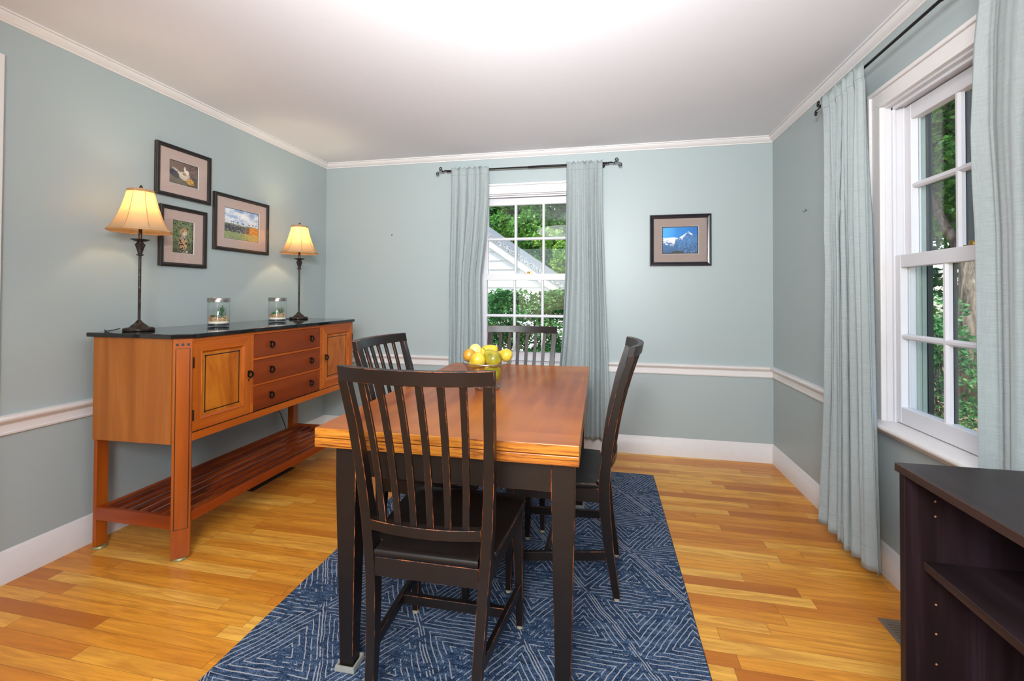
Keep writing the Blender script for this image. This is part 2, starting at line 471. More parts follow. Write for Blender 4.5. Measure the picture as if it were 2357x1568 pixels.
# door casing on the left wall (its edge just enters the frame)
d1 = empty('door_1', kind='structure')
bm = bmesh.new()
box(bm, 0.0, 0.02, -2.17, -2.085, 0, 2.108); box(bm, 0.0, 0.02, -3.13, -3.045, 0, 2.108); box(bm, 0.0, 0.021, -3.045, -2.17, 2.03, 2.108)
obj('casing', bm, M_TRIM, d1, bevel=0.003, bseg=2)
bm = bmesh.new(); box(bm, -0.13, -0.02, -2.17, -2.155, 0, 2.03); box(bm, -0.13, -0.02, -3.055, -3.04, 0, 2.03)
obj('jamb', bm, M_TRIM, d1)
obj('door_panel', BX(-0.10, -0.06, -3.038, -2.172, 0.008, 2.028), M_TRIM, d1, bevel=0.002)

# ------------------------------------------------------------------ windows, built in a local frame:
# local x along the wall, local y outwards (away from the room), z up. origin at wall face, centre of the opening
def window(name, root_loc, rz, hw, ext_green):
    r = empty(name, kind='structure', loc=root_loc, rz=rz)
    z0, z1 = 0.645, 1.950
    cw = 0.085
    # casing with moulded outer back band
    prof = [(-hw-cw, -hw-cw+0.016, 0.026), (-hw-cw+0.016, -hw-0.018, 0.017), (-hw-0.018, -hw-0.004, 0.021)]
    bm = bmesh.new()
    for a, b, t in prof:
        box(bm, a, b, -t, 0, z0, z1+0.004 + (-hw-b)); box(bm, -b, -a, -t, 0, z0, z1+0.004+(-hw-b))
    for a, b, t in prof:
        d0, d1_ = -hw-b, -hw-a
        box(bm, -hw-d1_, hw+d1_, -t-0.0005, 0, z1+0.004+d0, z1+0.004+d1_)
    obj('window_casing', bm, M_TRIM, r, bevel=0.003, bseg=2)
    # jamb liners with a stop and a track
    bm = bmesh.new()
    D = 0.139
    for s in (-1, 1):
        xs = sorted((s*hw, s*(hw+0.012))); box(bm, xs[0], xs[1], -0.002, D, z0, z1)
        xs = sorted((s*(hw-0.012), s*hw)); box(bm, xs[0], xs[1], 0.018, 0.030, z0, z1)
        xs = sorted((s*(hw-0.004), s*hw)); box(bm, xs[0], xs[1], 0.060, 0.067, z0, z1)
    box(bm, -hw-0.012, hw+0.012, -0.002, D, z1, z1+0.012)
    box(bm, -hw, hw, 0.018, 0.030, z1-0.012, z1)
    obj('window_jamb', bm, M_VINYL, r, bevel=0.0015)
    for q in (-1, 1):
        bm = bmesh.new(); xs = sorted((q*(hw-0.0045), q*(hw-0.0002)))
        box(bm, xs[0], xs[1], 0.104, 0.119, z0, z1); box(bm, xs[0], xs[1], 0.123, 0.1385, z0, z1)
        obj('outer_jamb_liner', bm, ext_green, r)
    # stool and apron
    bm = bmesh.new()
    sp = [(-0.058, 0.622), (-0.064, 0.628), (-0.066, 0.634), (-0.064, 0.641), (-0.058, 0.646), (0.03, 0.647), (0.03, 0.622)]
    hw2 = hw+cw+0.006
    ring_loft(bm, [[(-hw2, y, z) for y, z in sp], [(hw2, y, z) for y, z in sp]])
    obj('window_stool', bm, M_TRIM, r, autosmooth=40)
    bm = bmesh.new()
    ap = [(0, 0.590), (-0.011, 0.590), (-0.015, 0.596), (-0.015, 0.602), (-0.010, 0.605), (-0.010, 0.611), (-0.020, 0.622), (0, 0.622)]
    ring_loft(bm, [[(-hw2+0.006, y, z) for y, z in ap], [(hw2-0.006, y, z) for y, z in ap]])
    obj('window_apron', bm, M_TRIM, r, autosmooth=40)
    bm = BX(-hw, hw, 0.03, 0.139, 0.628, 0.645); obj('sill', bm, M_VINYL, r)
    # sashes
    def sash(nm, yc, zb, zt, gb, gt, rows_split, st):
        bm = bmesh.new()
        t = 0.018
        box(bm, -hw+0.002, -hw+st, yc-t, yc+t, zb, zt); box(bm, hw-st, hw-0.002, yc-t, yc+t, zb, zt)
        box(bm, -hw+st, hw-st, yc-t, yc+t, zb, gb); box(bm, -hw+st, hw-st, yc-t, yc+t, gt, zt)
        s = obj(nm, bm, M_VINYL, r, bevel=0.002)
        gw = 2*(hw-st)/3
        m = 0.0105
        bm = bmesh.new()
        zm = rows_split
        for k in (1, 2):
            xc = -hw+st+gw*k
            pr = [(xc-m, yc-0.006), (xc-m*0.45, yc-0.014), (xc+m*0.45, yc-0.014), (xc+m, yc-0.006), (xc+m, yc+0.006), (xc-m, yc+0.006)]
            ring_loft(bm, [[(x, y, gb) for x, y in pr], [(x, y, gt) for x, y in pr]])
        pr = [(yc-0.006, zm-m-0.001), (yc-0.0145, zm-m*0.45), (yc-0.0145, zm+m*0.45), (yc-0.006, zm+m+0.001), (yc+0.006, zm+m+0.001), (yc+0.006, zm-m-0.001)]
        ring_loft(bm, [[(-hw+st, y, z) for y, z in pr], [(hw-st, y, z) for y, z in pr]])
        obj('muntin_grille', bm, M_VINYL, s)
        bm = bmesh.new()
        for k in (1, 2):
            xc = -hw+st+gw*k; box(bm, xc-0.0075, xc+0.0075, yc+0.011, yc+0.034 if zb > 1 else yc+0.022, gb, gt)
        box(bm, -hw+st, hw-st, yc+0.011, yc+0.016, zm-0.007, zm+0.007)
        obj('outer_grille', bm, M_STORM, s)  # shade on the bars' sides put into their dark colour
        gl = obj('glass_pane', BX(-hw+st, hw-st, yc+0.007, yc+0.010, gb, gt), M_GLASS, s)
        return s
    sash('upper_sash', 0.084, 1.286, 1.946, 1.334, 1.886, 1.614, 0.040)
    ls = sash('lower_sash', 0.042, 0.650, 1.332, 0.716, 1.281, 1.000, 0.043)
    # brass sash lock on the meeting rail
    bm = bmesh.new()
    box(bm, -0.030, 0.030, 0.030, 0.052, 1.332, 1.336); lathe(bm, [(0.011, 0), (0.011, 0.010), (0.006, 0.014)], (0, 0.041, 1.336), 14)
    box(bm, -0.004, 0.034, 0.033, 0.041, 1.342, 1.349)
    obj('sash_lock', bm, M_BRASS, r)
    # exterior: dark screen track at the outer edge, pale outer lining and thin outer trim
    bm = bmesh.new()
    for q in (-1, 1):
        xs = sorted((q*(hw-0.006), q*(hw+0.03))); box(bm, xs[0], xs[1], 0.142, 0.161, z0-0.02, z1+0.01)
    box(bm, -hw, hw, 0.142, 0.160, z0-0.02, z0-0.003); box(bm, -hw, hw, 0.142, 0.160, z1+0.001, z1+0.02)
    obj('screen_track', bm, M_STORM, r)
    bm = bmesh.new()
    for q in (-1, 1):
        xs = sorted((q*(hw+0.030), q*(hw+0.10))); box(bm, xs[0], xs[1], 0.141, 0.150, 0.56, 2.04)
    box(bm, -hw-0.03, hw+0.03, 0.141, 0.150, 1.971, 2.04)
    box(bm, -hw-0.03, hw+0.03, 0.141, 0.20, 0.56, 0.622)
    obj('exterior_trim', bm, ext_green, r)
    return r
M_STORM = flat('storm_frame_bar_shade', '2c3230', 0.5, 0.3)
M_EXTG = flat('foliage_tinted_trim', '93a39a', 0.55)  # green reflected from the foliage, put into the white trim's colour
M_EXTW = flat('white_exterior_trim', 'd8d8d4', 0.55)
window('window_1', (1.762, 0, 0), 0.0, 0.378, M_EXTW)
window('window_2', (W, -1.6585, 0), -PI/2, 0.385, M_EXTG)

# ================================================================== SIDEBOARD
def make_sideboard():
    r = empty('sideboard', 'cherry wood sideboard with chamfered corners and black granite top along the left wall', 'sideboard', (0.0, 0, 0))
    x0, xf = 0.082, 0.573           # back, front face
    y0, y1 = -1.808, -0.448         # near end, far end
    ch = 0.055                      # chamfer
    # granite top
    def outline(e, eb=0.0):
        return [(x0-eb, y0-e), (xf-ch+0.4*e, y0-e), (xf+e, y0+ch-0.4*e), (xf+e, y1-ch+0.4*e), (xf-ch+0.4*e, y1+e), (x0-eb, y1+e)]
    bm = bmesh.new(); O = outline(0.012, 0.02)
    ring_loft(bm, [[(x, y, 0.966) for x, y in O], [(x, y, 0.985) for x, y in O]])
    obj('granite_top', bm, M_GRANITE, r, bevel=0.003, bseg=2)
    # carcass (behind the face)
    bm = bmesh.new()
    zb, zt = 0.548, 0.9655
    O = [(x0+0.018, y0+0.02), (xf-ch-0.004, y0+0.02), (xf-0.028, y0+ch+0.004), (xf-0.028, y1-ch-0.004), (xf-ch-0.004, y1-0.02), (x0+0.018, y1-0.02)]
    ring_loft(bm, [[(x, y, zb-0.02) for x, y in O], [(x, y, zt) for x, y in O]])
    obj('carcass', bm, M_CH_V, r)
    # end panels with curved lower edge
    for s, ya, yb in ((1, y0+0.003, y0+0.02), (-1, y1-0.02, y1-0.003)):
        bm = bmesh.new(); n = 14
        top = []; bot = []
        for i in range(n+1):
            t = i/n; x = x0+0.004 + t*(xf-ch-x0-0.008)
            z = 0.502 + 0.006*t
            bot.append((x, z)); top.append((x, zt))
        prof = bot + top[::-1]
        ring_loft(bm, [[(x, ya, z) for x, z in prof], [(x, yb, z) for x, z in prof]])
        obj('end_panel', bm, M_CH_END, r)
    # front posts (45 degree legs)
    for s, yc in ((1, y0), (-1, y1)):
        a = (xf-ch, yc); b = (xf, yc+s*ch)
        dirx, diry = (b[0]-a[0])/math.hypot(b[0]-a[0], b[1]-a[1]), (b[1]-a[1])/math.hypot(b[0]-a[0], b[1]-a[1])
        L = math.hypot(b[0]-a[0], b[1]-a[1]); nx, ny = (diry, -dirx) if s > 0 else (-diry, dirx)
        T = 0.024
        def P(u, d, z): return (a[0]+dirx*u - nx*d, a[1]+diry*u - ny*d, z)
        bm = bmesh.new()
        ring_loft(bm, [[P(0.004, 0, z), P(L-0.004, 0, z), P(L-0.004, T, z), P(0.004, T, z)] for z in (0.012, zt)])
        lg = obj('leg', bm, M_CH_LEG, r, bevel=0.002)
        # lower third slightly darker wood is same piece; inlay lines
        bm = bmesh.new()
        def strip(u0, u1, za, zb_):
            ring_loft(bm, [[P(u0, -0.0006, z), P(u1, -0.0006, z), P(u1, 0.002, z), P(u0, 0.002, z)] for z in (za, zb_)])
        lw = 0.0030
        strip(0.013, 0.013+lw, 0.135, 0.922); strip(L-0.015, L-0.015+lw, 0.135, 0.922)
        strip(0.013+lw, L-0.015, 0.135, 0.1368); strip(0.013+lw, L-0.015, 0.9202, 0.922)
        for q in (0.2, 0.5, 0.8):
            u = 0.006+(L-0.012)*q; strip(u-0.005, u+0.005, 0.933, 0.944)
        obj('ebony_inlay', bm, M_EBONY, lg)
        bm = bmesh.new(); lathe(bm, [(0.026, 0.0), (0.027, 0.006), (0.024, 0.012)], P(L/2, T/2+0.006, 0), 24)
        obj('foot_glide', bm, M_BRASSD, lg)
    # rear legs
    for ya in (y0+0.012, y1-0.062):
        bm = bmesh.new(); box(bm, x0, x0+0.018, ya, ya+0.05, 0.012, 0.503)
        if ya > -1: box(bm, x0-0.03, x0, ya, ya+0.018, 0.012, 0.503)
        lg = obj('leg', bm, M_CH_LEG, r, bevel=0.0015)
        bm = bmesh.new(); lathe(bm, [(0.026, 0.0), (0.027, 0.006), (0.024, 0.012)], (x0+0.010, ya+0.025, 0), 24)
        obj('foot_glide', bm, M_BRASSD, lg)
    # face frame : top rail, bottom rail, dividers
    ya, yb = y0+ch, y1-ch
    xfa, xfb = xf-0.028, xf-0.004
    bm = bmesh.new()
    box(bm, xfa, xfb, ya, yb, 0.951, zt)
    box(bm, xfa, xfb, ya, yb, 0.512, 0.548)
    box(bm, xfa, xfb, -1.427, -1.409, 0.551, 0.951)
    box(bm, xfa, xfb, -0.863, -0.845, 0.551, 0.951)
    box(bm, xfa, xfb, -1.409, -0.863, 0.817, 0.828)
    box(bm, xfa, xfb, -1.409, -0.863, 0.680, 0.691)
    obj('face_frame', bm, M_CH_F, r, bevel=0.001)
    obj('ebony_bead', BX(xfa, xfb+0.0005, ya, yb, 0.548, 0.551), M_EBONY, r)
    # drawers
    def ring_pull(parent, y, z, key=False):
        bm = bmesh.new()
        torus(bm, (xf+0.008, y, z-0.003), 0.0145, 0.0042, 'x', 26, 8)
        box(bm, xf-0.004, xf+0.009, y-0.006, y+0.006, z+0.008, z+0.016)
        o = obj('ring_pull', bm, M_RING, parent, autosmooth=40)
        if key:
            bm = bmesh.new(); box(bm, xf-0.004, xf-0.0030, y-0.0025, y+0.0015, z-0.038, z-0.026)
            obj('keyhole', bm, M_EBONY, parent)
    for zb_, zt_ in ((0.8285, 0.9505), (0.6915, 0.8165), (0.5515, 0.6795)):
        bm = BX(xf-0.026, xf-0.0055, -1.4083, -0.8637, zb_+0.0008, zt_-0.0008)
        d = obj('drawer', bm, M_CH_DR, r, bevel=0.0012)
        zc = (zb_+zt_)/2
        for yy in (-1.291, -0.960): ring_pull(d, yy, zc+0.002)
    # doors
    for s, da, db, hy in ((1, ya+0.001, -1.4275, -1.441), (-1, -0.8445, yb-0.001, -0.812)):
        bm = bmesh.new()
        wy, hz = 0.040, 0.045
        z0d, z1d = 0.5518, 0.9505
        xa, xb = xf-0.026, xf-0.0045
        # mitred frame
        def quad_prism(pts, xa, xb):
            ring_loft(bm, [[(xa, y, z) for y, z in pts], [(xb, y, z) for y, z in pts]])
        iA, iB, iC, iD = da+wy, db-wy, z0d+hz, z1d-hz
        g = 0.0003
        box(bm, xa, xa+0.003, da+0.0005, db-0.0005, z0d+0.0005, z1d-0.0005)
        dr = obj('door', bm, M_CH_V, r)
        for pts, nm_, mt_ in (([(da, z0d), (da, z1d), (iA, iD), (iA, iC)], 'door_stile', M_CH_V), ([(db, z1d), (db, z0d), (iB, iC), (iB, iD)], 'door_stile', M_CH_V),
                              ([(da+g, z0d), (iA+g, iC), (iB-g, iC), (db-g, z0d)], 'door_rail', M_CH_H), ([(da+g, z1d), (db-g, z1d), (iB-g, iD), (iA+g, iD)], 'door_rail', M_CH_H)):
            bm = bmesh.new(); quad_prism(pts, xa+0.003, xb); obj(nm_, bm, mt_, dr)
        # raised bolection moulding sloping inwards
        bm = bmesh.new(); k = 0.013
        o_ = [(iA, iC), (iB, iC), (iB, iD), (iA, iD)]; i_ = [(iA+k, iC+k), (iB-k, iC+k), (iB-k, iD-k), (iA+k, iD-k)]
        ring_loft(bm, [[(xb, y, z) for y, z in o_], [(xb+0.003, y+(k*0.2 if y == iA else -k*0.2), z+(k*0.2 if z == iC else -k*0.2)) for y, z in o_],
                       [(xb-0.008, y, z) for y, z in i_], [(xa, y, z) for y, z in i_], [(xa, y, z) for y, z in o_]], closed=True)
        obj('panel_moulding', bm, M_CH_H, dr)
        bm = BX(xa+0.002, xb-0.007, iA+k-0.001, iB-k+0.001, iC+k-0.001, iD-k+0.001)
        obj('door_panel', bm, M_CH_PAN, dr)
        bm = bmesh.new()
        xp = xb-0.007; q = 0.012
        ia, ib, ic, idd = iA+k+q, iB-k-q, iC+k+q, iD-k-q; lw = 0.0045
        box(bm, xp, xp+0.0006, ia, ia+lw, ic, idd); box(bm, xp, xp+0.0006, ib-lw, ib, ic, idd)
        box(bm, xp, xp+0.0006, ia, ib, ic, ic+lw); box(bm, xp, xp+0.0006, ia, ib, idd-lw, idd)
        for yy in (ia, ib-lw):
            for zz in (ic, idd-lw): box(bm, xp, xp+0.0008, yy-0.002, yy+lw+0.002, zz-0.002, zz+lw+0.002)
        obj('ebony_inlay', bm, M_EBONY, dr)
        ring_pull(dr, hy, 0.755, True)
        yh = da if s > 0 else db
        for zc in (0.857, 0.624):
            bm = bmesh.new(); tube(bm, [(xf-0.001, yh, zc-0.024), (xf-0.001, yh, zc+0.024)], 0.0028, 8)
            obj('hinge', bm, M_BLACKMETAL, dr)
    # lower shelf: rails and slats
    zs = 0.195
    for ya_ in (y0+0.008, y1-0.026):
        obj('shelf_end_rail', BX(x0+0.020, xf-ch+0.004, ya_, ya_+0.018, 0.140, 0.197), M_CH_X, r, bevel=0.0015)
    bm = bmesh.new()
    box(bm, xf-0.035, xf-0.012, y0+0.065, y1-0.065, 0.155, 0.195)
    box(bm, x0+0.02, x0+0.040, y0+0.027, y1-0.027, 0.155, 0.195)
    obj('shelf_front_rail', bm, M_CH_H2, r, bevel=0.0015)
    nsl = 7
    for i in range(nsl):
        xa = x0+0.058 + i*(xf-0.05-x0-0.062)/(nsl-1) - 0.012
        bm = BX(xa, xa+0.030, y0+0.027, y1-0.027, 0.176, 0.190)
        if xa+0.03 > xf-0.036: bm.free(); bm = BX(xa, xf-0.036, y0+0.05, y1-0.05, 0.176, 0.190)
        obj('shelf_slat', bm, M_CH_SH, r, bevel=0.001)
    return r
M_BRASSD = flat('dull_brass_glide', 'a39a6c', 0.45, 0.5)
M_RING = flat('black_ring_metal', '15100e', 0.15, 0.6)
M_CH_END = wood('cherry_end_panel', '96541c', 'a66122', 'b6702e', 'z', 8, 12, 0.32, 0.2)
M_CH_F = wood('cherry_face', 'a64c12', 'b65916', 'c4661d', 'y', 9, 12, 0.3, 0.3)
M_CH_PAN = wood('cherry_book_matched_panel', '98480e', 'b86416', 'd08022', 'z', 7, 2.6, 0.3, 0.3)
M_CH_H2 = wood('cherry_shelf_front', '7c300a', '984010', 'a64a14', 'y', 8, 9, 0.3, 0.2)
make_sideboard()

# ================================================================== TABLE
def make_table():
    r = empty('dining_table', 'draw-leaf dining table with honey oak top and black rubbed base on the blue rug', 'table', (1.89, -1.53, 0))
    ox, oy = 1.89, -1.53
    q = [(1.498-ox, -2.197-oy), (2.288-ox, -2.193-oy), (2.268-ox, -0.852-oy), (1.472-ox, -0.885-oy)]
    def slab(z0, z1, e, bev, nm, mats):
        bm = bmesh.new()
        pts = []
        for x, y in q: pts.append((x+math.copysign(e, x), y+math.copysign(e, y)))
        ring_loft(bm, [[(x, y, z0) for x, y in pts], [(x, y, z1) for x, y in pts]])
        for f in bm.faces:
            f.normal_update()
            f.material_index = 0 if f.normal.z > 0.5 else 1
        return obj(nm, bm, mats, r, bevel=bev, bseg=2)
    slab(0.732, 0.760, 0.0, 0.002, 'tabletop', [M_TTOP, M_OAKEDGE])
    slab(0.703, 0.730, 0.0, 0.002, 'leaf', [M_TTOP, M_OAKEDGE])
    th = 0.022; c, s = math.cos(th), math.sin(th)
    def R(x, y): return (c*x - s*y, s*x + c*y)
    hw, hl = 0.364, 0.622
    oxx = 0.006
    for sx in (-1, 1):
        for sy in (-1, 1):
            bm = bmesh.new(); rings = []
            for z, w, ins in ((0.702, 0.066, 0.0), (0.585, 0.066, 0.0), (0.0185, 0.042, 0.012)):
                xo = sx*(hw-ins)+oxx; xi = sx*(hw-ins-w)+oxx; yo = sy*(hl-ins); yi = sy*(hl-ins-w)
                xs = sorted((xo, xi)); ys = sorted((yo, yi))
                rings.append([(*R(xs[0], ys[0]), z), (*R(xs[1], ys[0]), z), (*R(xs[1], ys[1]), z), (*R(xs[0], ys[1]), z)])
            ring_loft(bm, rings)
            lg = obj('leg', bm, [M_BLACK, M_WORN], r, bevel=0.0016, bmat=1)
    def ap(xa, xb, ya, yb):
        bm = bmesh.new()
        P = [R(xa, ya), R(xb, ya), R(xb, yb), R(xa, yb)]
        ring_loft(bm, [[(*p, 0.607) for p in P], [(*p, 0.702) for p in P]])
        obj('apron', bm, [M_BLACK, M_WORN], r, bevel=0.0016, bmat=1)
    ap(-hw+0.066+oxx, hw-0.066+oxx, -hl+0.006, -hl+0.028); ap(-hw+0.066+oxx, hw-0.066+oxx, hl-0.028, hl-0.006)
    ap(-hw+0.006+oxx, -hw+0.028+oxx, -hl+0.066, hl-0.066); ap(hw-0.028+oxx, hw-0.006+oxx, -hl+0.066, hl-0.066)
    # caster cups under the legs
    nm = {(-1, -1): 'near left', (1, -1): 'near right', (-1, 1): 'far left', (1, 1): 'far right'}
    for (sx, sy), t in nm.items():
        x, y = R(sx*(hw-0.012-0.021)+oxx, sy*(hl-0.012-0.021))
        bm = bmesh.new(); e = 0.029
        cx_, cy_ = ox+x, oy+y
        def sq(e_, z): return [(-e_, -e_, z), (e_, -e_, z), (e_, e_, z), (-e_, e_, z)]
        ring_loft(bm, [sq(e, 0.0), sq(e+0.004, 0.003), sq(e+0.002, 0.018), sq(e-0.004, 0.018), sq(e-0.006, 0.0095), sq(0.002, 0.0095)])
        o = obj('caster_cup', bm, M_CUP, bevel=0.001)
        o.location = (cx_, cy_, 0.009); o.rotation_euler = (0, 0, th)
        setp(o, 'clear square caster cup under the dining table\'s %s leg' % t, 'caster cup', 'caster cups under the table legs')
    return r
make_table()

# ================================================================== CHAIRS
def interp(tab, z):
    for (z0, *a), (z1, *b) in zip(tab[:-1], tab[1:]):
        if z <= z1:
            t = (z-z0)/(z1-z0); return [p+(q-p)*t for p, q in zip(a, b)]
    return list(tab[-1][1:])
# z, rear-edge y, depth, outer x, width
POST = [(0.010, -0.236, 0.026, 0.157, 0.024), (0.20, -0.210, 0.034, 0.166, 0.027), (0.36, -0.198, 0.042, 0.176, 0.029), (0.45, -0.197, 0.042, 0.183, 0.029),
        (0.54, -0.203, 0.037, 0.189, 0.029), (0.66, -0.219, 0.032, 0.196, 0.028), (0.80, -0.248, 0.028, 0.203, 0.028), (0.928, -0.286, 0.024, 0.2095, 0.027)]
def bow(x, k=0.034): return -k*(1-(x/0.19)**2)
def make_chair():
    r = empty('dining_chair', '', 'chair')
    mats = [M_BLACK, M_WORN]
    bv = dict(bevel=0.0013, bmat=1)
    for s in (-1, 1):
        bm = bmesh.new(); rings = []
        n = 22
        for i in range(n+1):
            z = 0.010 + (0.928-0.010)*i/n
            yr, d, xo, w = interp(POST, z)
            xs = sorted((s*xo, s*(xo-w)))
            rings.append([(xs[0], yr, z), (xs[1], yr, z), (xs[1], yr+d, z), (xs[0], yr+d, z)])
        ring_loft(bm, rings); obj('back_post', bm, mats, r, autosmooth=30, **bv)
    # crest rail
    bm = bmesh.new(); rings = []
    n = 16
    for i in range(n+1):
        x = -0.2115 + 0.423*i/n
        yb = -0.289 + bow(x)*1.0 + 0.034*(1-(0.2115/0.19)**2)*0
        e = bow(x)+0.0 if abs(x) < 0.19 else bow(0.19)+(abs(x)-0.19)*0.35
        y0 = -0.288 + e
        rings.append([(x, y0, 0.927), (x, y0+0.021, 0.927), (x, y0+0.013, 0.966), (x, y0-0.008, 0.966)])
    ring_loft(bm, rings); obj('crest_rail', bm, mats, r, autosmooth=30, **bv)
    # lower back rail
    bm = bmesh.new(); rings = []
    xo = 0.1585
    for i in range(n+1):
        x = -xo + 2*xo*i/n
        y0 = -0.197 + bow(x, 0.030)*0.9
        rings.append([(x, y0, 0.503), (x, y0+0.024, 0.503), (x, y0+0.022, 0.532), (x, y0-0.002, 0.532)])
    ring_loft(bm, rings); obj('lower_back_rail', bm, mats, r, autosmooth=30, **bv)
    # six slats
    for k in range(6):
        u = (k-2.5)/2.5
        xb, xt = u*0.118, u*0.136
        bm = bmesh.new(); rings = []
        for i in range(9):
            t = i/8; z = 0.530 + (0.930-0.530)*t
            x = xb+(xt-xb)*t
            yb_ = -0.197+0.008+bow(xb, 0.030)*0.9; yt_ = -0.288+0.008+bow(xt)
            y = yb_+(yt_-yb_)*t + 0.012*math.sin(PI*t)
            w = 0.0095
            rings.append([(x-w, y-0.004, z), (x+w, y-0.004, z), (x+w, y+0.005, z), (x-w, y+0.005, z)])
        ring_loft(bm, rings); obj('slat', bm, mats, r, bevel=0.001, bmat=1)
    # seat : scooped, rounded front corners
    bm = bmesh.new()
    out = [(-0.150, -0.196), (0.150, -0.196), (0.1505, -0.150), (0.182, -0.148)]
    out = [(-0.149, -0.200), (-0.05, -0.200), (0.05, -0.200), (0.149, -0.200), (0.151, -0.150), (0.186, -0.149), (0.2, 0.0), (0.208, 0.120)]
    for a in range(0, 91, 15):
        out.append((0.168+0.045*math.cos(math.radians(a)), 0.165+0.045*math.sin(math.radians(a))))
    out.append((0.09, 0.215)); out.append((0.0, 0.217)); out.append((-0.09, 0.215))
    for a in range(90, 181, 15):
        out.append((-0.168+0.045*math.cos(math.radians(a)), 0.165+0.045*math.sin(math.radians(a))))
    out += [(-0.208, 0.120), (-0.2, 0.0), (-0.186, -0.149), (-0.151, -0.150)]
    zt, zb = 0.447, 0.425
    def sc(k, z, zs=0): return [((x)*k, 0.01+(y-0.01)*k, z) for x, y in out]
    rings = [sc(0.97, zb), sc(0.995, zb+0.004), sc(1.0, zb+0.011), sc(1.0, zt-0.003), sc(0.985, zt), sc(0.85, zt-0.003), sc(0.6, zt-0.009), sc(0.3, zt-0.011), sc(0.05, zt-0.0115)]
    ring_loft(bm, rings)
    for f in bm.faces:
        zc = f.calc_center_median().z
        f.material_index = 0
    obj('seat', bm, mats, r, autosmooth=50)
    bm = bmesh.new()
    tube(bm, [(x*1.0005, 0.01+(y-0.01)*1.0005, zt-0.0022) for x, y in out[4:-1]], 0.0011, 5)
    s_ = obj('seat_edge', bm, M_WORN, r)
    # front legs
    for s in (-1, 1):
        bm = bmesh.new(); rings = []
        for z, w, in ((0.010, 0.022), (0.30, 0.032), (0.425, 0.034)):
            xo_ = 0.203; yo = 0.1985
            xs = sorted((s*xo_, s*(xo_-w)))
            rings.append([(xs[0], yo-w, z), (xs[1], yo-w, z), (xs[1], yo, z), (xs[0], yo, z)])
        ring_loft(bm, rings); obj('front_leg', bm, mats, r, **bv)
    # seat rails
    bm = bmesh.new(); box(bm, -0.168, 0.168, 0.172, 0.192, 0.368, 0.4245)
    box(bm, -0.150, 0.150, -0.196, -0.174, 0.372, 0.4245)
    for s in (-1, 1):
        P0, P1 = (s*0.177, -0.160), (s*0.197, 0.166)
        A = [(P0[0], P0[1]), (P0[0]-s*0.02, P0[1]), (P1[0]-s*0.02, P1[1]), (P1[0], P1[1])]
        ring_loft(bm, [[(x, y, 0.372) for x, y in A], [(x, y, 0.4245) for x, y in A]])
    obj('seat_rail', bm, mats, r, **bv)
    # stretchers
    for s in (-1, 1):
        bm = bmesh.new()
        a0 = (s*0.158, -0.183, 0.170); a1 = (s*0.190, 0.172, 0.140)
        w, h = 0.016, 0.034
        rings = []
        for p in (a0, a1):
            rings.append([(p[0]-w/2, p[1], p[2]-h/2), (p[0]+w/2, p[1], p[2]-h/2), (p[0]+w/2, p[1], p[2]+h/2), (p[0]-w/2, p[1], p[2]+h/2)])
        ring_loft(bm, rings); obj('side_stretcher', bm, mats, r, **bv)
    obj('cross_stretcher', BX(-0.170, 0.170, 0.035, 0.053, 0.134, 0.164), mats, r, **bv)
    for x, y in ((0.145, -0.223), (-0.145, -0.223), (0.192, 0.1875), (-0.192, 0.1875)):
        bm = bmesh.new(); lathe(bm, [(0.0105, 0.0), (0.0112, 0.010)], (x, y, 0), 16)
        obj('felt_pad', bm, M_PAD, r)
    return r
RUGZ = 0.009
ch0 = make_chair()
chairs = [((1.8758, -2.0535), 0.0094, 'black rubbed slat-back chair nearest the camera, its back in front of the table end'),
          ((2.1793, -1.5042), 1.5501, 'black slat-back chair on the right of the table, seen edge-on near the rug edge'),
          ((1.660, -1.5886), -1.5945, 'black slat-back chair on the left of the table, beside the sideboard'),
          ((1.8645, -1.045), 3.1445, 'black slat-back chair at the far table end in front of the window')]
for i, ((x, y), a, lb) in enumerate(chairs):
    c = ch0 if i == 0 else dup_tree(ch0)
    c.location = (x, y, RUGZ); c.rotation_euler = (0, 0, a)
    setp(c, lb, 'chair', 'dining chairs around the table')

# ================================================================== RUG
bm = bmesh.new()
box(bm, -0.7535, 0.7535, -2.44, 0.0, 0.0, RUGZ)
for f in bm.faces:
    f.normal_update(); f.material_index = 0 if f.normal.z > 0.5 else 1
rug = obj('area_rug', bm, [M_RUG, M_RUGEDGE], bevel=0.003, bmat=1)
rug.location = (1.907, -0.411, 0.0); rug.rotation_euler = (0, 0, 0.0074)
setp(rug, 'navy blue rug with pale geometric triangle lines under the dining table', 'rug')

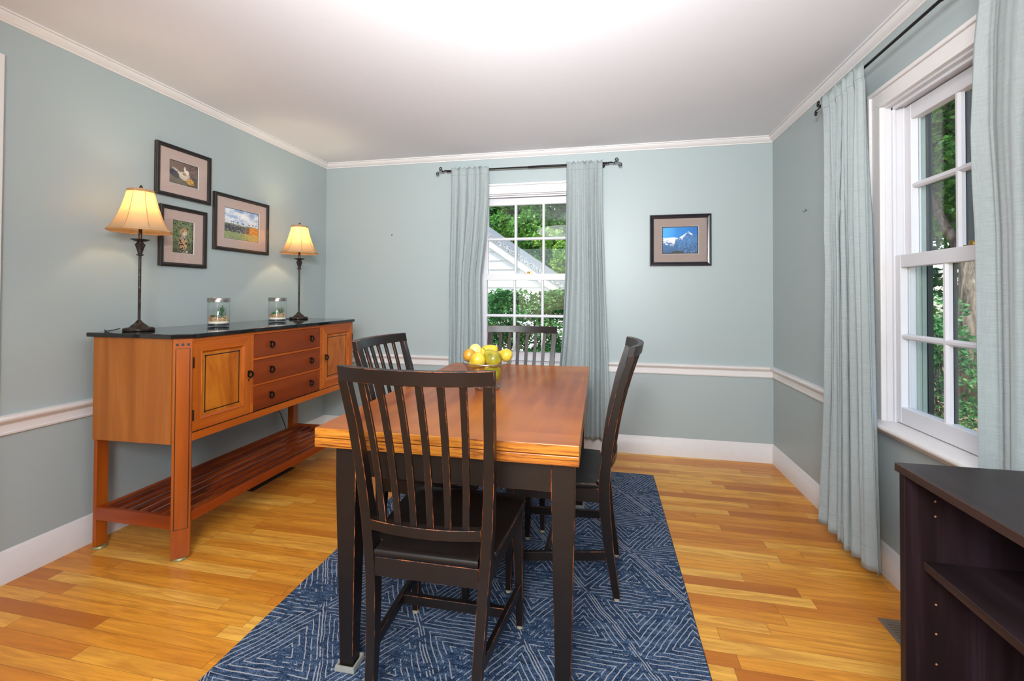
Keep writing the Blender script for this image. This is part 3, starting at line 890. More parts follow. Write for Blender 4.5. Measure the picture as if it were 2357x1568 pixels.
# ================================================================== LAMPS
def make_lamp():
    r = empty('table_lamp', '', 'lamp')
    def lt(nm, prof, mat, seg=32, **k):
        bm = bmesh.new(); lathe(bm, prof, (0, 0, 0), seg, k.pop('cap', True)); return obj(nm, bm, mat, k.pop('parent', r), autosmooth=40, **k)
    # base: scalloped oval foot, then cone
    bm = bmesh.new()
    rings = []
    for rr, z in ((0.058, 0.0), (0.062, 0.003), (0.062, 0.011), (0.057, 0.015), (0.045, 0.017), (0.036, 0.019), (0.034, 0.023), (0.024, 0.031), (0.015, 0.040), (0.009, 0.049), (0.006, 0.052)):
        k = min(1, max(0, (rr-0.03)/0.03))
        rings.append([((rr+0.0025*k*math.cos(6*a))*math.cos(a), (rr+0.0025*k*math.cos(6*a))*math.sin(a), z) for a in [2*PI*i/48 for i in range(48)]])
    ring_loft(bm, rings); obj('base', bm, M_BRONZE, r, autosmooth=40)
    lt('pole', [(0.0056, 0.050), (0.0056, 0.20), (0.0062, 0.202), (0.0062, 0.204), (0.0056, 0.206), (0.0056, 0.36)], M_BRONZE, 16)
    bm = bmesh.new(); rings = []
    for rr, z, fl in ((0.007, 0.356, 0), (0.0145, 0.359, 0), (0.0145, 0.362, 0), (0.008, 0.365, 0), (0.010, 0.375, .2), (0.0150, 0.395, .5), (0.0185, 0.410, 1), (0.0155, 0.412, 1), (0.013, 0.418, 0.3), (0.009, 0.424, 0)):
        rings.append([(rr*(1+0.16*fl*math.cos(8*a))*math.cos(a), rr*(1+0.16*fl*math.cos(8*a))*math.sin(a), z) for a in [2*PI*i/48 for i in range(48)]])
    ring_loft(bm, rings); obj('candle_cup', bm, M_BRONZE, r, autosmooth=40)
    lt('drip_pan', [(0.010, 0.422), (0.022, 0.425), (0.036, 0.432), (0.037, 0.434), (0.022, 0.4285), (0.010, 0.427)], M_BRONZE, 32)
    lt('socket', [(0.007, 0.426), (0.007, 0.485), (0.012, 0.487), (0.012, 0.515)], M_BRONZE, 20)
    b = lt('bulb', [(0.006, 0.515), (0.010, 0.525), (0.020, 0.550), (0.022, 0.565), (0.018, 0.580), (0.008, 0.590), (0.001, 0.592)], M_BULB, 20)
    # harp
    bm = bmesh.new()
    pts = []
    for i in range(17):
        a = PI*i/16; pts.append((0.03*math.cos(a)*1.0, 0, 0.50 + 0.165*math.sin(a)**0.75 if math.sin(a) > 0 else 0.50))
    tube(bm, pts, 0.0014, 6)
    obj('harp', bm, M_BRASS, r)
    # bell shade with 8 panels
    prof = [(0.471, 0.1255), (0.474, 0.1245), (0.482, 0.1165), (0.500, 0.1045), (0.525, 0.0925), (0.555, 0.0815), (0.590, 0.0705), (0.625, 0.0610), (0.655, 0.0545), (0.668, 0.0525)]
    bm = bmesh.new(); rings = []; rin = []
    N = 64
    for z, rr in prof:
        ring = []
        for i in range(N):
            a = 2*PI*i/N
            k = math.cos(PI/8)/math.cos(((a) % (PI/4)) - PI/8)
            kk = 1 + (k-1)*0.75
            ring.append((rr*kk*math.cos(a), rr*kk*math.sin(a), z))
        rings.append(ring)
    ring_loft(bm, rings, cap=False)
    sh = obj('lamp_shade', bm, M_SHADE, r, solid=0.0012)
    for p in sh.data.polygons: p.use_smooth = True
    bm = bmesh.new()
    for j in range(8):
        a = PI/4*j
        tube(bm, [(rr*1.006*math.cos(a), rr*1.006*math.sin(a), z) for z, rr in prof], 0.0011, 5)
    for zz, rr, t in ((0.4715, 0.1262, 0.0022), (0.478, 0.1215, 0.0012)):
        pts = []
        for i in range(N+1):
            a = 2*PI*i/N; k = math.cos(PI/8)/math.cos((a % (PI/4)) - PI/8); kk = 1+(k-1)*0.75
            pts.append((rr*kk*math.cos(a), rr*kk*math.sin(a), zz))
        tube(bm, pts, t, 6)
    obj('shade_piping', bm, M_SHADETRIM, sh)
    bm = bmesh.new(); rr_ = []
    for z, rr in ((0.657, 0.0555), (0.669, 0.0535), (0.669, 0.0515), (0.657, 0.0535)):
        ring = []
        for i in range(N):
            a = 2*PI*i/N; k = math.cos(PI/8)/math.cos((a % (PI/4)) - PI/8); kk = 1+(k-1)*0.75
            ring.append((rr*kk*math.cos(a), rr*kk*math.sin(a), z))
        rr_.append(ring)
    ring_loft(bm, rr_, closed=True); obj('shade_band', bm, M_SHADETRIM, sh)
    # spider holding the shade
    bm = bmesh.new()
    for j in range(3):
        a = 2*PI*j/3+0.3; tube(bm, [(0, 0, 0.664), (0.051*math.cos(a), 0.051*math.sin(a), 0.662)], 0.0012, 6)
    obj('shade_spider', bm, M_BRASS, sh)
    lt('finial', [(0.003, 0.662), (0.003, 0.670), (0.007, 0.672), (0.004, 0.675), (0.008, 0.680), (0.006, 0.686), (0.0005, 0.694)], M_BRONZE, 12)
    return r
ZT = 0.985
lamp = make_lamp()
lamps = [(0.19, -1.690, 0.39, 'lit bell-shade table lamp on the near left end of the sideboard, left of the frames'),
         (0.20, -0.592, 0.0, 'lit bell-shade table lamp on the far right end of the sideboard, right of the frames')]
for i, (x, y, a, lb) in enumerate(lamps):
    l = lamp if i == 0 else dup_tree(lamp)
    l.location = (x, y, ZT); l.rotation_euler = (0, 0, a)
    setp(l, lb, 'lamp', 'pair of table lamps on the sideboard')
    # cord: own path for each lamp
    if i == 0: wp = [(0.14, -1.735, .998), (0.12, -1.765, .990), (0.09, -1.76, .988), (0.058, -1.74, .989), (0.050, -1.70, .95), (0.050, -1.6, .75), (0.05, -1.35, .50), (0.052, -1.05, .42), (0.052, -0.75, .42), (0.050, -0.60, .321), (0.048, -0.555, .245), (0.045, -0.530, .20), (0.045, -0.515, .15), (0.045, -0.51, .02)]
    else: wp = [(0.145, -0.600, .998), (0.12, -0.602, .988), (0.058, -0.60, .989), (0.050, -0.58, .95), (0.050, -0.53, .70), (0.050, -0.49, .40), (0.048, -0.492, .30), (0.046, -0.494, .235), (0.046, -0.478, .20), (0.046, -0.492, .14), (0.046, -0.498, .02)]
    P = [Vector(p) for p in wp]; pts = []
    for k in range(len(P)-1):
        p0 = P[max(k-1, 0)]; p1 = P[k]; p2 = P[k+1]; p3 = P[min(k+2, len(P)-1)]
        for t in [j/6 for j in range(6)]:
            pts.append(0.5*((2*p1)+(-p0+p2)*t+(2*p0-5*p1+4*p2-p3)*t*t+(-p0+3*p1-3*p2+p3)*t**3))
    pts.append(P[-1])
    bm = bmesh.new(); tube(bm, pts, 0.0024, 6)
    cd = obj('power_cord', bm, M_CORD)
    setp(cd, ['thin black cord of the near lamp, curving behind and below the sideboard', 'thin black cord of the far lamp, dropping straight behind the sideboard rear leg'][i], 'cord', 'lamp cords behind the sideboard')
    L = bpy.data.lights.new('lamp_light', 'POINT'); L.energy = 3.2; L.color = (1.0, 0.80, 0.52); L.shadow_soft_size = 0.024
    lo = bpy.data.objects.new('lamp_light', L); COL.objects.link(lo); lo.location = (0, 0, 0.600); lo.parent = l

# ================================================================== JARS
def gravel_mat():
    M = MT('tan_gravel'); v = M.coords()
    vo = M.n('TexVoronoi'); M.link(v, vo.inputs['Vector']); vo.inputs['Scale'].default_value = 170
    sp = M.n('SeparateColor'); M.link(vo.outputs['Color'], sp.inputs[0])
    col = M.ramp(sp.outputs[0], [(0, lin('6a4a30')), (0.3, lin('b48a60')), (0.6, lin('dcc09a')), (1, lin('8a5a38'))])
    return M.done(M.principled(col, 0.8, 0, 0.3, M.bump(vo.outputs['Distance'], 0.8, 0.004)))
M_GRAVEL = gravel_mat()
M_SAND = flat('white_sand', 'e6d9cc', 0.9, var=0.1)
M_BLKGR = flat('black_gravel', '35343c', 0.7, var=0.4, bump=0.8)
M_LEAFD = flat('dark_succulent_green', '3c6b3c', 0.5, var=0.25)
M_LEAFB = flat('bright_succulent_green', '2c8a3a', 0.5, var=0.2)
M_LEAFR = flat('reddish_succulent', '8a5038', 0.5, var=0.2)
def leafblade(bm, base, ang, tilt, L, w, curve=0.25):
    d = Vector((math.cos(ang), math.sin(ang), 0)); sd = Vector((-math.sin(ang), math.cos(ang), 0))
    rings = []
    for i in range(6):
        t = i/5; tl = tilt + curve*t
        p = Vector(base) + d*(L*t*math.sin(tl)) + Vector((0, 0, L*t*math.cos(tl)))
        ww = w*(0.55+1.2*t*(1-t)*2)*(1-t**3) + 0.0003
        up = (d*math.cos(tl) - Vector((0, 0, math.sin(tl))))
        rings.append([p+sd*ww, p+up*ww*0.35, p-sd*ww, p-up*ww*0.2])
    ring_loft(bm, rings)
def rosette(bm, c, n, L, w, tilts=(0.3, 0.8, 1.15), seed=0):
    rn = random.Random(seed)
    for q, tl in enumerate(tilts):
        for i in range(n):
            leafblade(bm, c, 2*PI*(i+0.5*q)/n + rn.uniform(-.1, .1), tl+rn.uniform(-.06, .06), L*(0.75+0.12*q)*rn.uniform(.9, 1.1), w, 0.12)
def make_jar(kind, loc, label):
    r = empty('glass_jar_terrarium', label, 'terrarium', loc, 0, 'glass jar terrariums on the sideboard')
    R_, Hh = 0.052, 0.134
    bm = bmesh.new()
    lathe(bm, [(0.001, 0.001), (0.049, 0.001), (0.052, 0.004), (R_, Hh-0.006), (0.049, Hh-0.002), (0.049, Hh+0.004), (0.0470, Hh+0.004), (0.0470, Hh-0.003), (0.0495, Hh-0.008), (0.0495, 0.006), (0.001, 0.0045)], (0, 0, 0), 48)
    obj('jar', bm, M_JAR, r, autosmooth=30)
    bm = bmesh.new(); lathe(bm, [(0.001, Hh+0.0042), (0.0525, Hh-0.004), (0.0530, Hh-0.002), (0.0530, Hh+0.019), (0.0515, Hh+0.021), (0.001, Hh+0.021)], (0, 0, 0), 48)
    bm.free(); bm = bmesh.new(); lathe(bm, [(0.0505, Hh-0.001), (0.0530, Hh-0.001), (0.0532, Hh+0.019), (0.0515, Hh+0.0215), (0.001, Hh+0.0215), (0.001, Hh+0.0055), (0.0505, Hh+0.0055)], (0, 0, 0), 48)
    obj('lid', bm, M_STEEL, r, autosmooth=40)
    def layer(nm, z0, f, mat, jag):
        bm = bmesh.new(); rings = []
        rr = 0.0488
        zt_ = lambda a, q: f + jag*math.sin(3*a+q)*0.5 + jag*0.5*math.sin(7*a+2*q)
        for k, (ra, q) in enumerate(((0.001, 0), (rr, 0))):
            rings.append([(ra*math.cos(a), ra*math.sin(a), z0) for a in [2*PI*i/40 for i in range(40)]])
        rings.append([(rr*math.cos(a), rr*math.sin(a), zt_(a, 0.7)) for a in [2*PI*i/40 for i in range(40)]])
        rings.append([(0.001*math.cos(a), 0.001*math.sin(a), f+0.002) for a in [2*PI*i/40 for i in range(40)]])
        ring_loft(bm, rings); return obj(nm, bm, mat, r)
    layer('black_gravel', 0.005, 0.017, M_BLKGR, 0.001)
    layer('white_sand', 0.0182, 0.030, M_SAND, 0.0006)
    g = layer('tan_gravel', 0.0312, 0.050, M_GRAVEL, 0.002)
    # individual pebbles over the gravel
    bm = bmesh.new(); rn = random.Random(3+kind)
    for i in range(70):
        a = rn.uniform(0, 2*PI); q = 0.045*math.sqrt(rn.random()); s_ = rn.uniform(0.0018, 0.0034)
        m = Matrix.Translation((q*math.cos(a), q*math.sin(a), 0.051+rn.uniform(0, 0.001))) @ Matrix.Diagonal((s_, s_*rn.uniform(.7, 1.2), s_*0.8, 1))
        bmesh.ops.create_icosphere(bm, subdivisions=1, radius=1, matrix=m)
    p = obj('pebbles', bm, M_GRAVEL, g); setp(p, kind='stuff')
    # camera looks along (+x... ) roughly towards -x+y : use the view-right axis (0.66,0.75)
    vr = Vector((0.755, 0.655, 0)); vf = Vector((-0.655, 0.755, 0))
    if kind == 0:
        c = vr*0.014; bm = bmesh.new(); rn = random.Random(5)
        for i in range(15):
            zz = 0.052+0.030*i/15
            leafblade(bm, (c.x, c.y, zz), i*2.4, 0.85-0.6*i/15, 0.036+0.006*rn.random(), 0.0030, 0.12)
        tube(bm, [(c.x, c.y, 0.048), (c.x, c.y, 0.085)], 0.0022, 6)
        obj('spiky_plant', bm, M_LEAFD, r)
        bm = bmesh.new(); c = vr*-0.012 - vf*0.022; rosette(bm, (c.x, c.y, 0.051), 7, 0.018, 0.0055, seed=2); obj('green_succulent', bm, M_LEAFB, r)
        bm = bmesh.new(); c = vr*-0.027 - vf*0.004; rosette(bm, (c.x, c.y, 0.052), 7, 0.019, 0.004, seed=4); obj('reddish_succulent', bm, M_LEAFR, r)
    else:
        c = vr*0.018; bm = bmesh.new(); rn = random.Random(9)
        for i in range(26):
            leafblade(bm, (c.x, c.y, 0.052), i*2.4, 0.08+0.85*(i % 5)/5, 0.036+0.008*rn.random(), 0.0024, 0.05)
        obj('spiky_plant', bm, M_LEAFD2, r)
        bm = bmesh.new(); c = vr*-0.018 - vf*0.012; rosette(bm, (c.x, c.y, 0.051), 8, 0.023, 0.006, seed=6); obj('green_succulent', bm, M_LEAFB, r)
    return r
M_LEAFD2 = flat('olive_spiky_green', '6a7a48', 0.5, var=0.3)
make_jar(0, (0.300, -1.360, ZT), 'glass jar terrarium with tall spiky plant and reddish succulent, nearer the left lamp')
make_jar(1, (0.300, -0.922, ZT), 'glass jar terrarium with bright green rosette and small spiky plant, nearer the right lamp')

# ================================================================== BOWL AND FRUIT
BC = Vector((1.860, -1.552, 0.7602))
def make_bowl():
    bm = bmesh.new(); rings = []; N = 72
    prof_o = [(0.050, 0.0), (0.052, 0.002), (0.051, 0.012), (0.054, 0.018), (0.064, 0.040), (0.078, 0.070), (0.092, 0.095), (0.106, 0.116)]
    prof_i = [(0.102, 0.116), (0.088, 0.095), (0.074, 0.070), (0.060, 0.040), (0.048, 0.022), (0.002, 0.019)]
    prof = [(0.002, 0.0)] + prof_o + prof_i
    for k, (rr, z) in enumerate(prof):
        fl = 0.024 if 4 <= k <= 7 else 0.0
        rings.append([((rr*(1+fl*math.cos(18*a)))*math.cos(a), (rr*(1+fl*math.cos(18*a)))*math.sin(a), z) for a in [2*PI*i/N for i in range(N)]])
    ring_loft(bm, rings)
    o = obj('fruit_bowl', bm, M_BOWL, autosmooth=35)
    o.location = BC
    bm = bmesh.new(); torus(bm, (0, 0, 0.1165), 0.1045, 0.0026, 'z', 72, 8); obj('rim', bm, M_BOWLEDGE, o, smooth=True)
    bm = bmesh.new(); lathe(bm, [(0.0485, 0.0185), (0.0505, 0.0185), (0.0530, 0.0165), (0.0525, 0.0005), (0.0480, 0.0002)], (0, 0, 0), 48, cap=False); obj('foot_ring', bm, M_BOWLEDGE, o, smooth=True, solid=0.0008)
    setp(o, 'clear faceted glass bowl filled with pears on the dining table', 'bowl')
M_BOWL = glass_thin('cut_glass', (0.955, 0.96, 0.96, 1), 0.05, 0.13, 1.1)
M_BOWLEDGE = glass_thin('thick_glass_edge', (0.86, 0.87, 0.88, 1), 0.12, 0.42, 0.6)
make_bowl()
def pear_mat(name, c0, c1, c2):
    M = MT(name); v = M.coords()
    n = M.noise(v, 14, 3, 0.6); n2 = M.noise(v, 400, 2, 0.6)
    col = M.ramp(n, [(0.32, lin(c0)), (0.5, lin(c1)), (0.68, lin(c2))])
    col = M.mix(M.math('MULTIPLY', M.math('GREATER_THAN', n2, 0.64), 0.35), col, lin('7a5a20'))
    return M.done(M.principled(col, 0.32, 0, 0.5))
def fruit(name, loc, size, axis, mat, label, neck=0.5, kind='pear'):
    """axis: direction of the stem end"""
    bm = bmesh.new()
    prof = []
    n = 22
    for i in range(n+1):
        t = i/n
        z = -1 + (2.0+neck*0.9)*t
        if z <= 0: rr = math.sqrt(max(0, 1-z*z))
        else:
            q = z/(1+neck*0.9)
            rr = math.sqrt(max(0, 1-q**(2.0)))*(1-neck*0.62*(math.sin(min(1, q*1.15)*PI/2))**1.6)
        prof.append((max(0.01, rr)*size*(0.97), z*size))
    prof[0] = (0.02*size, -0.955*size); prof[1] = (prof[1][0], prof[1][1])
    seg = 28; rings = []
    for rr, z in prof:
        rings.append([(rr*(1+0.02*math.cos(3*a+z*40))*math.cos(a), rr*(1+0.02*math.cos(3*a+z*40))*math.sin(a), z) for a in [2*PI*i/seg for i in range(seg)]])
    ring_loft(bm, rings)
    o = obj(name, bm, mat, smooth=True)
    q = Vector(axis).normalized().to_track_quat('Z', 'Y')
    o.rotation_mode = 'QUATERNION'; o.rotation_quaternion = q; o.location = loc
    bm = bmesh.new(); zt_ = (1+neck*0.9)*size
    tube(bm, [(0, 0, zt_-0.004), (0.001, 0.0005, zt_+0.004), (0.004, 0.001, zt_+0.010)], [0.0016, 0.0013, 0.0018], 6)
    obj('stem', bm, M_STEM, o)
    setp(o, label, 'pear' if kind == 'pear' else 'fruit', 'pears in the glass bowl')
    return o
M_STEM = flat('fruit_stem', '4a3018', 0.7)
PY = pear_mat('pear_yellow', 'b39326', 'c3a634', 'cfb850')
PO = pear_mat('pear_orange', 'a86c1a', 'c08c20', 'cba038')
PB = pear_mat('pear_bronze', '8a5414', 'a8701c', 'b88a30')
PG = pear_mat('pear_olive', '5e5e1c', '8f8420', 'c29a1e')
PN = pear_mat('pear_green', '7e8e0c', 'a2ac12', 'b4b81c')
PL = pear_mat('pear_pale', 'cfae48', 'dcc468', 'e6d484')
bx, by = BC.x, BC.y
fruit('pear', (bx-0.0640, by+0.0319, 0.9195), 0.0285, (-0.5, 0.3, -0.8), PL, 'pale yellow pear at the back left of the glass bowl', 0.2)
fruit('pear', (bx-0.0746, by-0.0162, 0.9031), 0.0285, (0.3, 0.5, -0.9), PB, 'bronze brown pear against the bowl rim at the far left', 0.15)
fruit('pear', (bx-0.0286, by-0.0454, 0.8893), 0.0335, (-0.75, 0.0, -0.62), PY, 'bright yellow pear at the front centre of the bowl', 0.5)
fruit('pear', (bx-0.0055, by+0.0342, 0.9092), 0.0370, (0.8, 0.15, 0.5), PY, 'golden yellow pear at the back centre with its stem to the right', 0.35)
fruit('pear', (bx+0.0348, by-0.0326, 0.8938), 0.0360, (-0.72, 0.1, 0.70), PG, 'olive and yellow pear with brownish neck, right of centre', 0.45)
fruit('pear', (bx+0.0780, by+0.0200, 0.9040), 0.0290, (-0.95, 0.1, 0.10), PY, 'yellow pear lying on its side at the right rim of the bowl', 0.6)
fruit('pear', (bx+0.0260, by-0.0140, 0.8260), 0.0350, (0.5, 0.6, 0.5), PN, 'lime green pear low inside the bowl on the right', 0.3)
fruit('pear', (bx-0.0344, by-0.0065, 0.8288), 0.0310, (-0.3, -0.3, 0.75), PO, 'orange yellow pear low inside the bowl on the left', 0.3)
fruit('pear', (bx-0.0036, by+0.0365, 0.8422), 0.0290, (0.2, 0.2, -0.6), PO, 'golden pear at the back of the bowl beneath the others', 0.2)

# ================================================================== PICTURES
def printmat(name):
    M = MT(name); a = M.n('VertexColor'); a.layer_name = 'Col'
    return M.done(M.principled(a.outputs[0], 0.4, 0, 0.4))
M_PRINT = printmat('printed_photo')
def vnoise(u, v, s, seed=0):
    def h(i, j):
        x = math.sin(i*127.1+j*311.7+seed*74.7)*43758.5453
        return x-math.floor(x)
    x, y = u*s, v*s; i, j = math.floor(x), math.floor(y); fx, fy = x-i, y-j
    fx = fx*fx*(3-2*fx); fy = fy*fy*(3-2*fy)
    return (h(i, j)*(1-fx)+h(i+1, j)*fx)*(1-fy)+(h(i, j+1)*(1-fx)+h(i+1, j+1)*fx)*fy
def fb(u, v, s, seed=0): return 0.5*vnoise(u, v, s, seed)+0.3*vnoise(u, v, 2*s, seed+1)+0.2*vnoise(u, v, 4*s, seed+2)
def mixc(a, b, t):
    t = max(0, min(1, t)); return tuple(x+(y-x)*t for x, y in zip(a, b))
def hx(h): return lin(h)[:3]
def ell(u, v, cx, cy, rx, ry, ang=0):
    c, s = math.cos(ang), math.sin(ang); x, y = u-cx, v-cy
    return ((c*x+s*y)/rx)**2+((-s*x+c*y)/ry)**2
def pic_jackal(u, v):      # pale pup rolling on its back on brown earth; v up
    n = fb(u, v, 14, 3)
    c = mixc(hx('6a5448'), hx('8a7060'), n)
    if v < 0.30+0.1*u: c = mixc(hx('5f5244'), hx('7d735c'), n)
    if u > 0.62 and n > 0.5: c = mixc(c, hx('3e2c28'), 0.7)
    if ell(u, v, 0.22, 0.42, 0.24, 0.16, -0.5) < 1: c = mixc(hx('2c2c38'), hx('3c3840'), n)
    fur = mixc(hx('a89078'), hx('d8c8b0'), fb(u, v, 20, 5))
    if ell(u, v, 0.22, 0.62, 0.16, 0.05, -0.55) < 1: c = mixc(hx('8a8078'), hx('d8d0c8'), n)
    if ell(u, v, 0.52, 0.42, 0.20, 0.20, -0.7) < 1: c = fur
    if ell(u, v, 0.40, 0.46, 0.06, 0.17, 0.9) < 1: c = mixc(fur, hx('f0e2c0'), 0.5)
    if ell(u, v, 0.54, 0.72, 0.035, 0.14, 0.05) < 1: c = hx('ded8d4')
    if ell(u, v, 0.63, 0.60, 0.06, 0.11, 0.1) < 1: c = hx('e8dcc8')
    if ell(u, v, 0.52, 0.50, 0.07, 0.06) < 1: c = mixc(hx('7a6048'), hx('a89078'), n)
    if ell(u, v, 0.55, 0.34, 0.12, 0.10) < 1: c = mixc(hx('d8d4cc'), fur, n)
    if ell(u, v, 0.73, 0.22, 0.15, 0.13, -0.5) < 1: c = mixc(hx('c08a30'), hx('e0b050'), n)
    if ell(u, v, 0.84, 0.13, 0.05, 0.06, -0.6) < 1: c = mixc(hx('a87430'), hx('d09848'), n)
    if ell(u, v, 0.66, 0.20, 0.025, 0.05, 0.6) < 1: c = mixc(hx('8a6a40'), hx('c8a060'), n)
    for (a, b, r_) in ((0.74, 0.24, 0.016), (0.80, 0.15, 0.022)):
        if ell(u, v, a, b, r_, r_) < 1: c = hx('3a2818')
    return c
def pic_cheetah(u, v):
    n = fb(u, v, 22, 7); m = fb(u, v, 9, 17)
    c = mixc(hx('4a5a34'), hx('93a070'), n)
    if v < 0.35: c = mixc(hx('2c3422'), hx('6e7a50'), n*1.2)
    if n < 0.36: c = hx('2a3020')
    if ell(u, v, 0.50, 0.30, 0.21, 0.30, 0.12) < 1:
        c = mixc(hx('b08452'), hx('d6b284'), m)
        if vnoise(u, v, 24, 9) > 0.62: c = hx('2a1c14')
    if v < 0.12:
        c = mixc(hx('26261c'), hx('6a6a48'), n)
        if vnoise(u*1.4, v, 26, 12) > 0.66 and u > 0.35: c = hx('e8dccc')
    if ell(u, v, 0.38, 0.77, 0.055, 0.045) < 1 or ell(u, v, 0.71, 0.765, 0.05, 0.04) < 1: c = hx('6a4e34')
    if ell(u, v, 0.54, 0.68, 0.19, 0.115) < 1: c = mixc(hx('a87a4c'), hx('d0a878'), m)
    if ell(u, v, 0.58, 0.615, 0.13, 0.075, 0.1) < 1: c = mixc(hx('c8a880'), hx('e0d0b8'), m)
    if ell(u, v, 0.61, 0.585, 0.08, 0.035) < 1: c = hx('ded2c2')
    for a, b, rx, ry in ((0.50, 0.69, 0.026, 0.014), (0.66, 0.69, 0.022, 0.013), (0.62, 0.618, 0.030, 0.013), (0.545, 0.64, 0.007, 0.035), (0.63, 0.565, 0.05, 0.007)):
        if ell(u, v, a, b, rx, ry) < 1: c = hx('1c1412')
    if ell(u, v, 0.52, 0.50, 0.12, 0.05) < 1: c = mixc(hx('2a2420'), hx('d8d0c4'), n)
    return c
def pic_savanna(u, v):
    hor = 0.50 + 0.012*math.sin(9*u) - 0.02*u
    if v > hor:
        t = (v-hor)/(1-hor)
        c = mixc(hx('b8c8dc'), hx('88a8d0'), t)
        n = fb(u, v*1.6, 5, 21)
        c = mixc(c, hx('eef0f4'), (n-0.36)*3.2)
        for cx in (0.20, 0.25, 0.37, 0.50, 0.53, 0.70, 0.82, 0.92):
            if ell(u, v, cx, hor+0.075, 0.032, 0.016, -0.2) < 1 or (abs(u-cx) < 0.003 and v < hor+0.07): c = hx('3a4a48')
        return c
    n = fb(u, v, 26, 23)
    if v > hor-0.03: return mixc(hx('6a7a50'), hx('8a8a60'), n)
    if v > 0.24 - 0.02*u + 0.03*(n-0.5):
        if u > 0.72: return mixc(hx('8a5428'), hx('d8903c'), fb(u, v, 20, 29))  # orange reflection of the lamp, put into the print's colours
        c = mixc(hx('26242c'), hx('5a5a5c'), (n-0.4)*3)
        if vnoise(u, v, 60, 31) > 0.8: c = hx('a8a8a8')
        return c
    c = mixc(hx('6a8250'), hx('a8ac72'), n)
    if u > 0.65: c = mixc(c, hx('c8983c'), (u-0.65)*2)  # the painted lamp reflection runs on into the grass
    return c
def pic_mountain(u, v):
    ridge_pts = [(0, .60), (.12, .595), (.22, .61), (.30, .625), (.40, .60), (.44, .575), (.50, .62), (.56, .67), (.62, .72), (.68, .78), (.74, .845), (.79, .79), (.85, .745), (.92, .71), (1, .68)]
    for (a, ya), (b, yb) in zip(ridge_pts[:-1], ridge_pts[1:]):
        if a <= u <= b: r_ = ya+(yb-ya)*(u-a)/(b-a); break
    r_ += 0.012*(fb(u, 0.3, 30, 41)-0.5)
    if v > r_:
        c = mixc(hx('1f96e0'), hx('0a6cba'), u*1.1)
        return mixc(c, hx('46b0f0'), max(0, 0.5-ell(u, v, 0.05, 0.85, 0.5, 0.6)))
    d = r_-v
    n = fb(u*1.2+v*.6, v-u*.5, 12, 43)
    c = mixc(hx('1c5a96'), hx('4a86c0'), n)
    c = mixc(c, hx('0e3c62'), max(0, 0.75-v*1.6)+u*0.15)
    jag = (fb(u, v, 34, 47)-0.5)
    lim = 0.13+0.55*u+0.5*jag if u < 0.30 else 0.30*max(0, 1-(u-0.30)/0.10)+0.05+0.4*jag
    if u < 0.44 and d < lim: c = mixc(hx('fafbfd'), hx('6a7a98'), (n-0.50)*4)
    if 0.46 <= u < 0.62 and d < 0.14-abs(u-0.57)*1.0+0.25*jag: c = mixc(hx('f8fafc'), hx('8aa4c8'), (n-0.55)*4)
    if 0.60 <= u < 0.86 and d < 0.035+0.3*jag: c = hx('e4ecf6')
    if u > 0.44 and fb(u*2+v, v*2-u, 16, 49) > 0.60: c = mixc(c, hx('6f9ccc'), 0.6)
    if ell(u, v, 0.82, 0.73, 0.03, 0.03) < 1: c = hx('dfe8f4')
    if ell(u, v, 0.42, 0.0, 0.20, 0.085) < 1: c = mixc(hx('1a2226'), hx('4a3c38'), n)
    return c
def print_sheet(name, func, w, h, nx, ny, parent, place, warp=0.05, grain=0.5):
    if func is pic_mountain: warp, grain = 0.012, 0.12
    verts = []; faces = []
    for j in range(ny+1):
        for i in range(nx+1): verts.append(place(w*(i/nx-0.5), h*(j/ny-0.5)))
    for j in range(ny):
        for i in range(nx):
            a = j*(nx+1)+i; faces.append((a, a+1, a+nx+2, a+nx+1))
    me = bpy.data.meshes.new(name); me.from_pydata(verts, [], faces)
    ca = me.color_attributes.new('Col', 'FLOAT_COLOR', 'CORNER')
    buf = np.ones((len(faces)*4, 4), dtype=np.float32); k = 0
    for j in range(ny):
        for i in range(nx):
            for (di, dj) in ((0, 0), (1, 0), (1, 1), (0, 1)):
                u_ = (i+di)/nx*0.998+0.001; v_ = (j+dj)/ny*0.998+0.001
                a_ = warp*(fb(u_, v_, 11, 61)-0.5); b_ = warp*(fb(u_, v_, 11, 71)-0.5)
                u2 = min(0.999, max(0.001, u_+a_)); v2 = min(0.999, max(0.001, v_+b_))
                g_ = 1+grain*(vnoise(u_, v_, 95, 81)+vnoise(u_, v_, 48, 83)-1.0)
                buf[k, :3] = [min(1, max(0, q*g_)) for q in func(u2, v2)]; k += 1
    ca.data.foreach_set('color', buf.ravel())
    me.materials.append(M_PRINT)
    o = bpy.data.objects.new(name, me); COL.objects.link(o); o.parent = parent
    return o
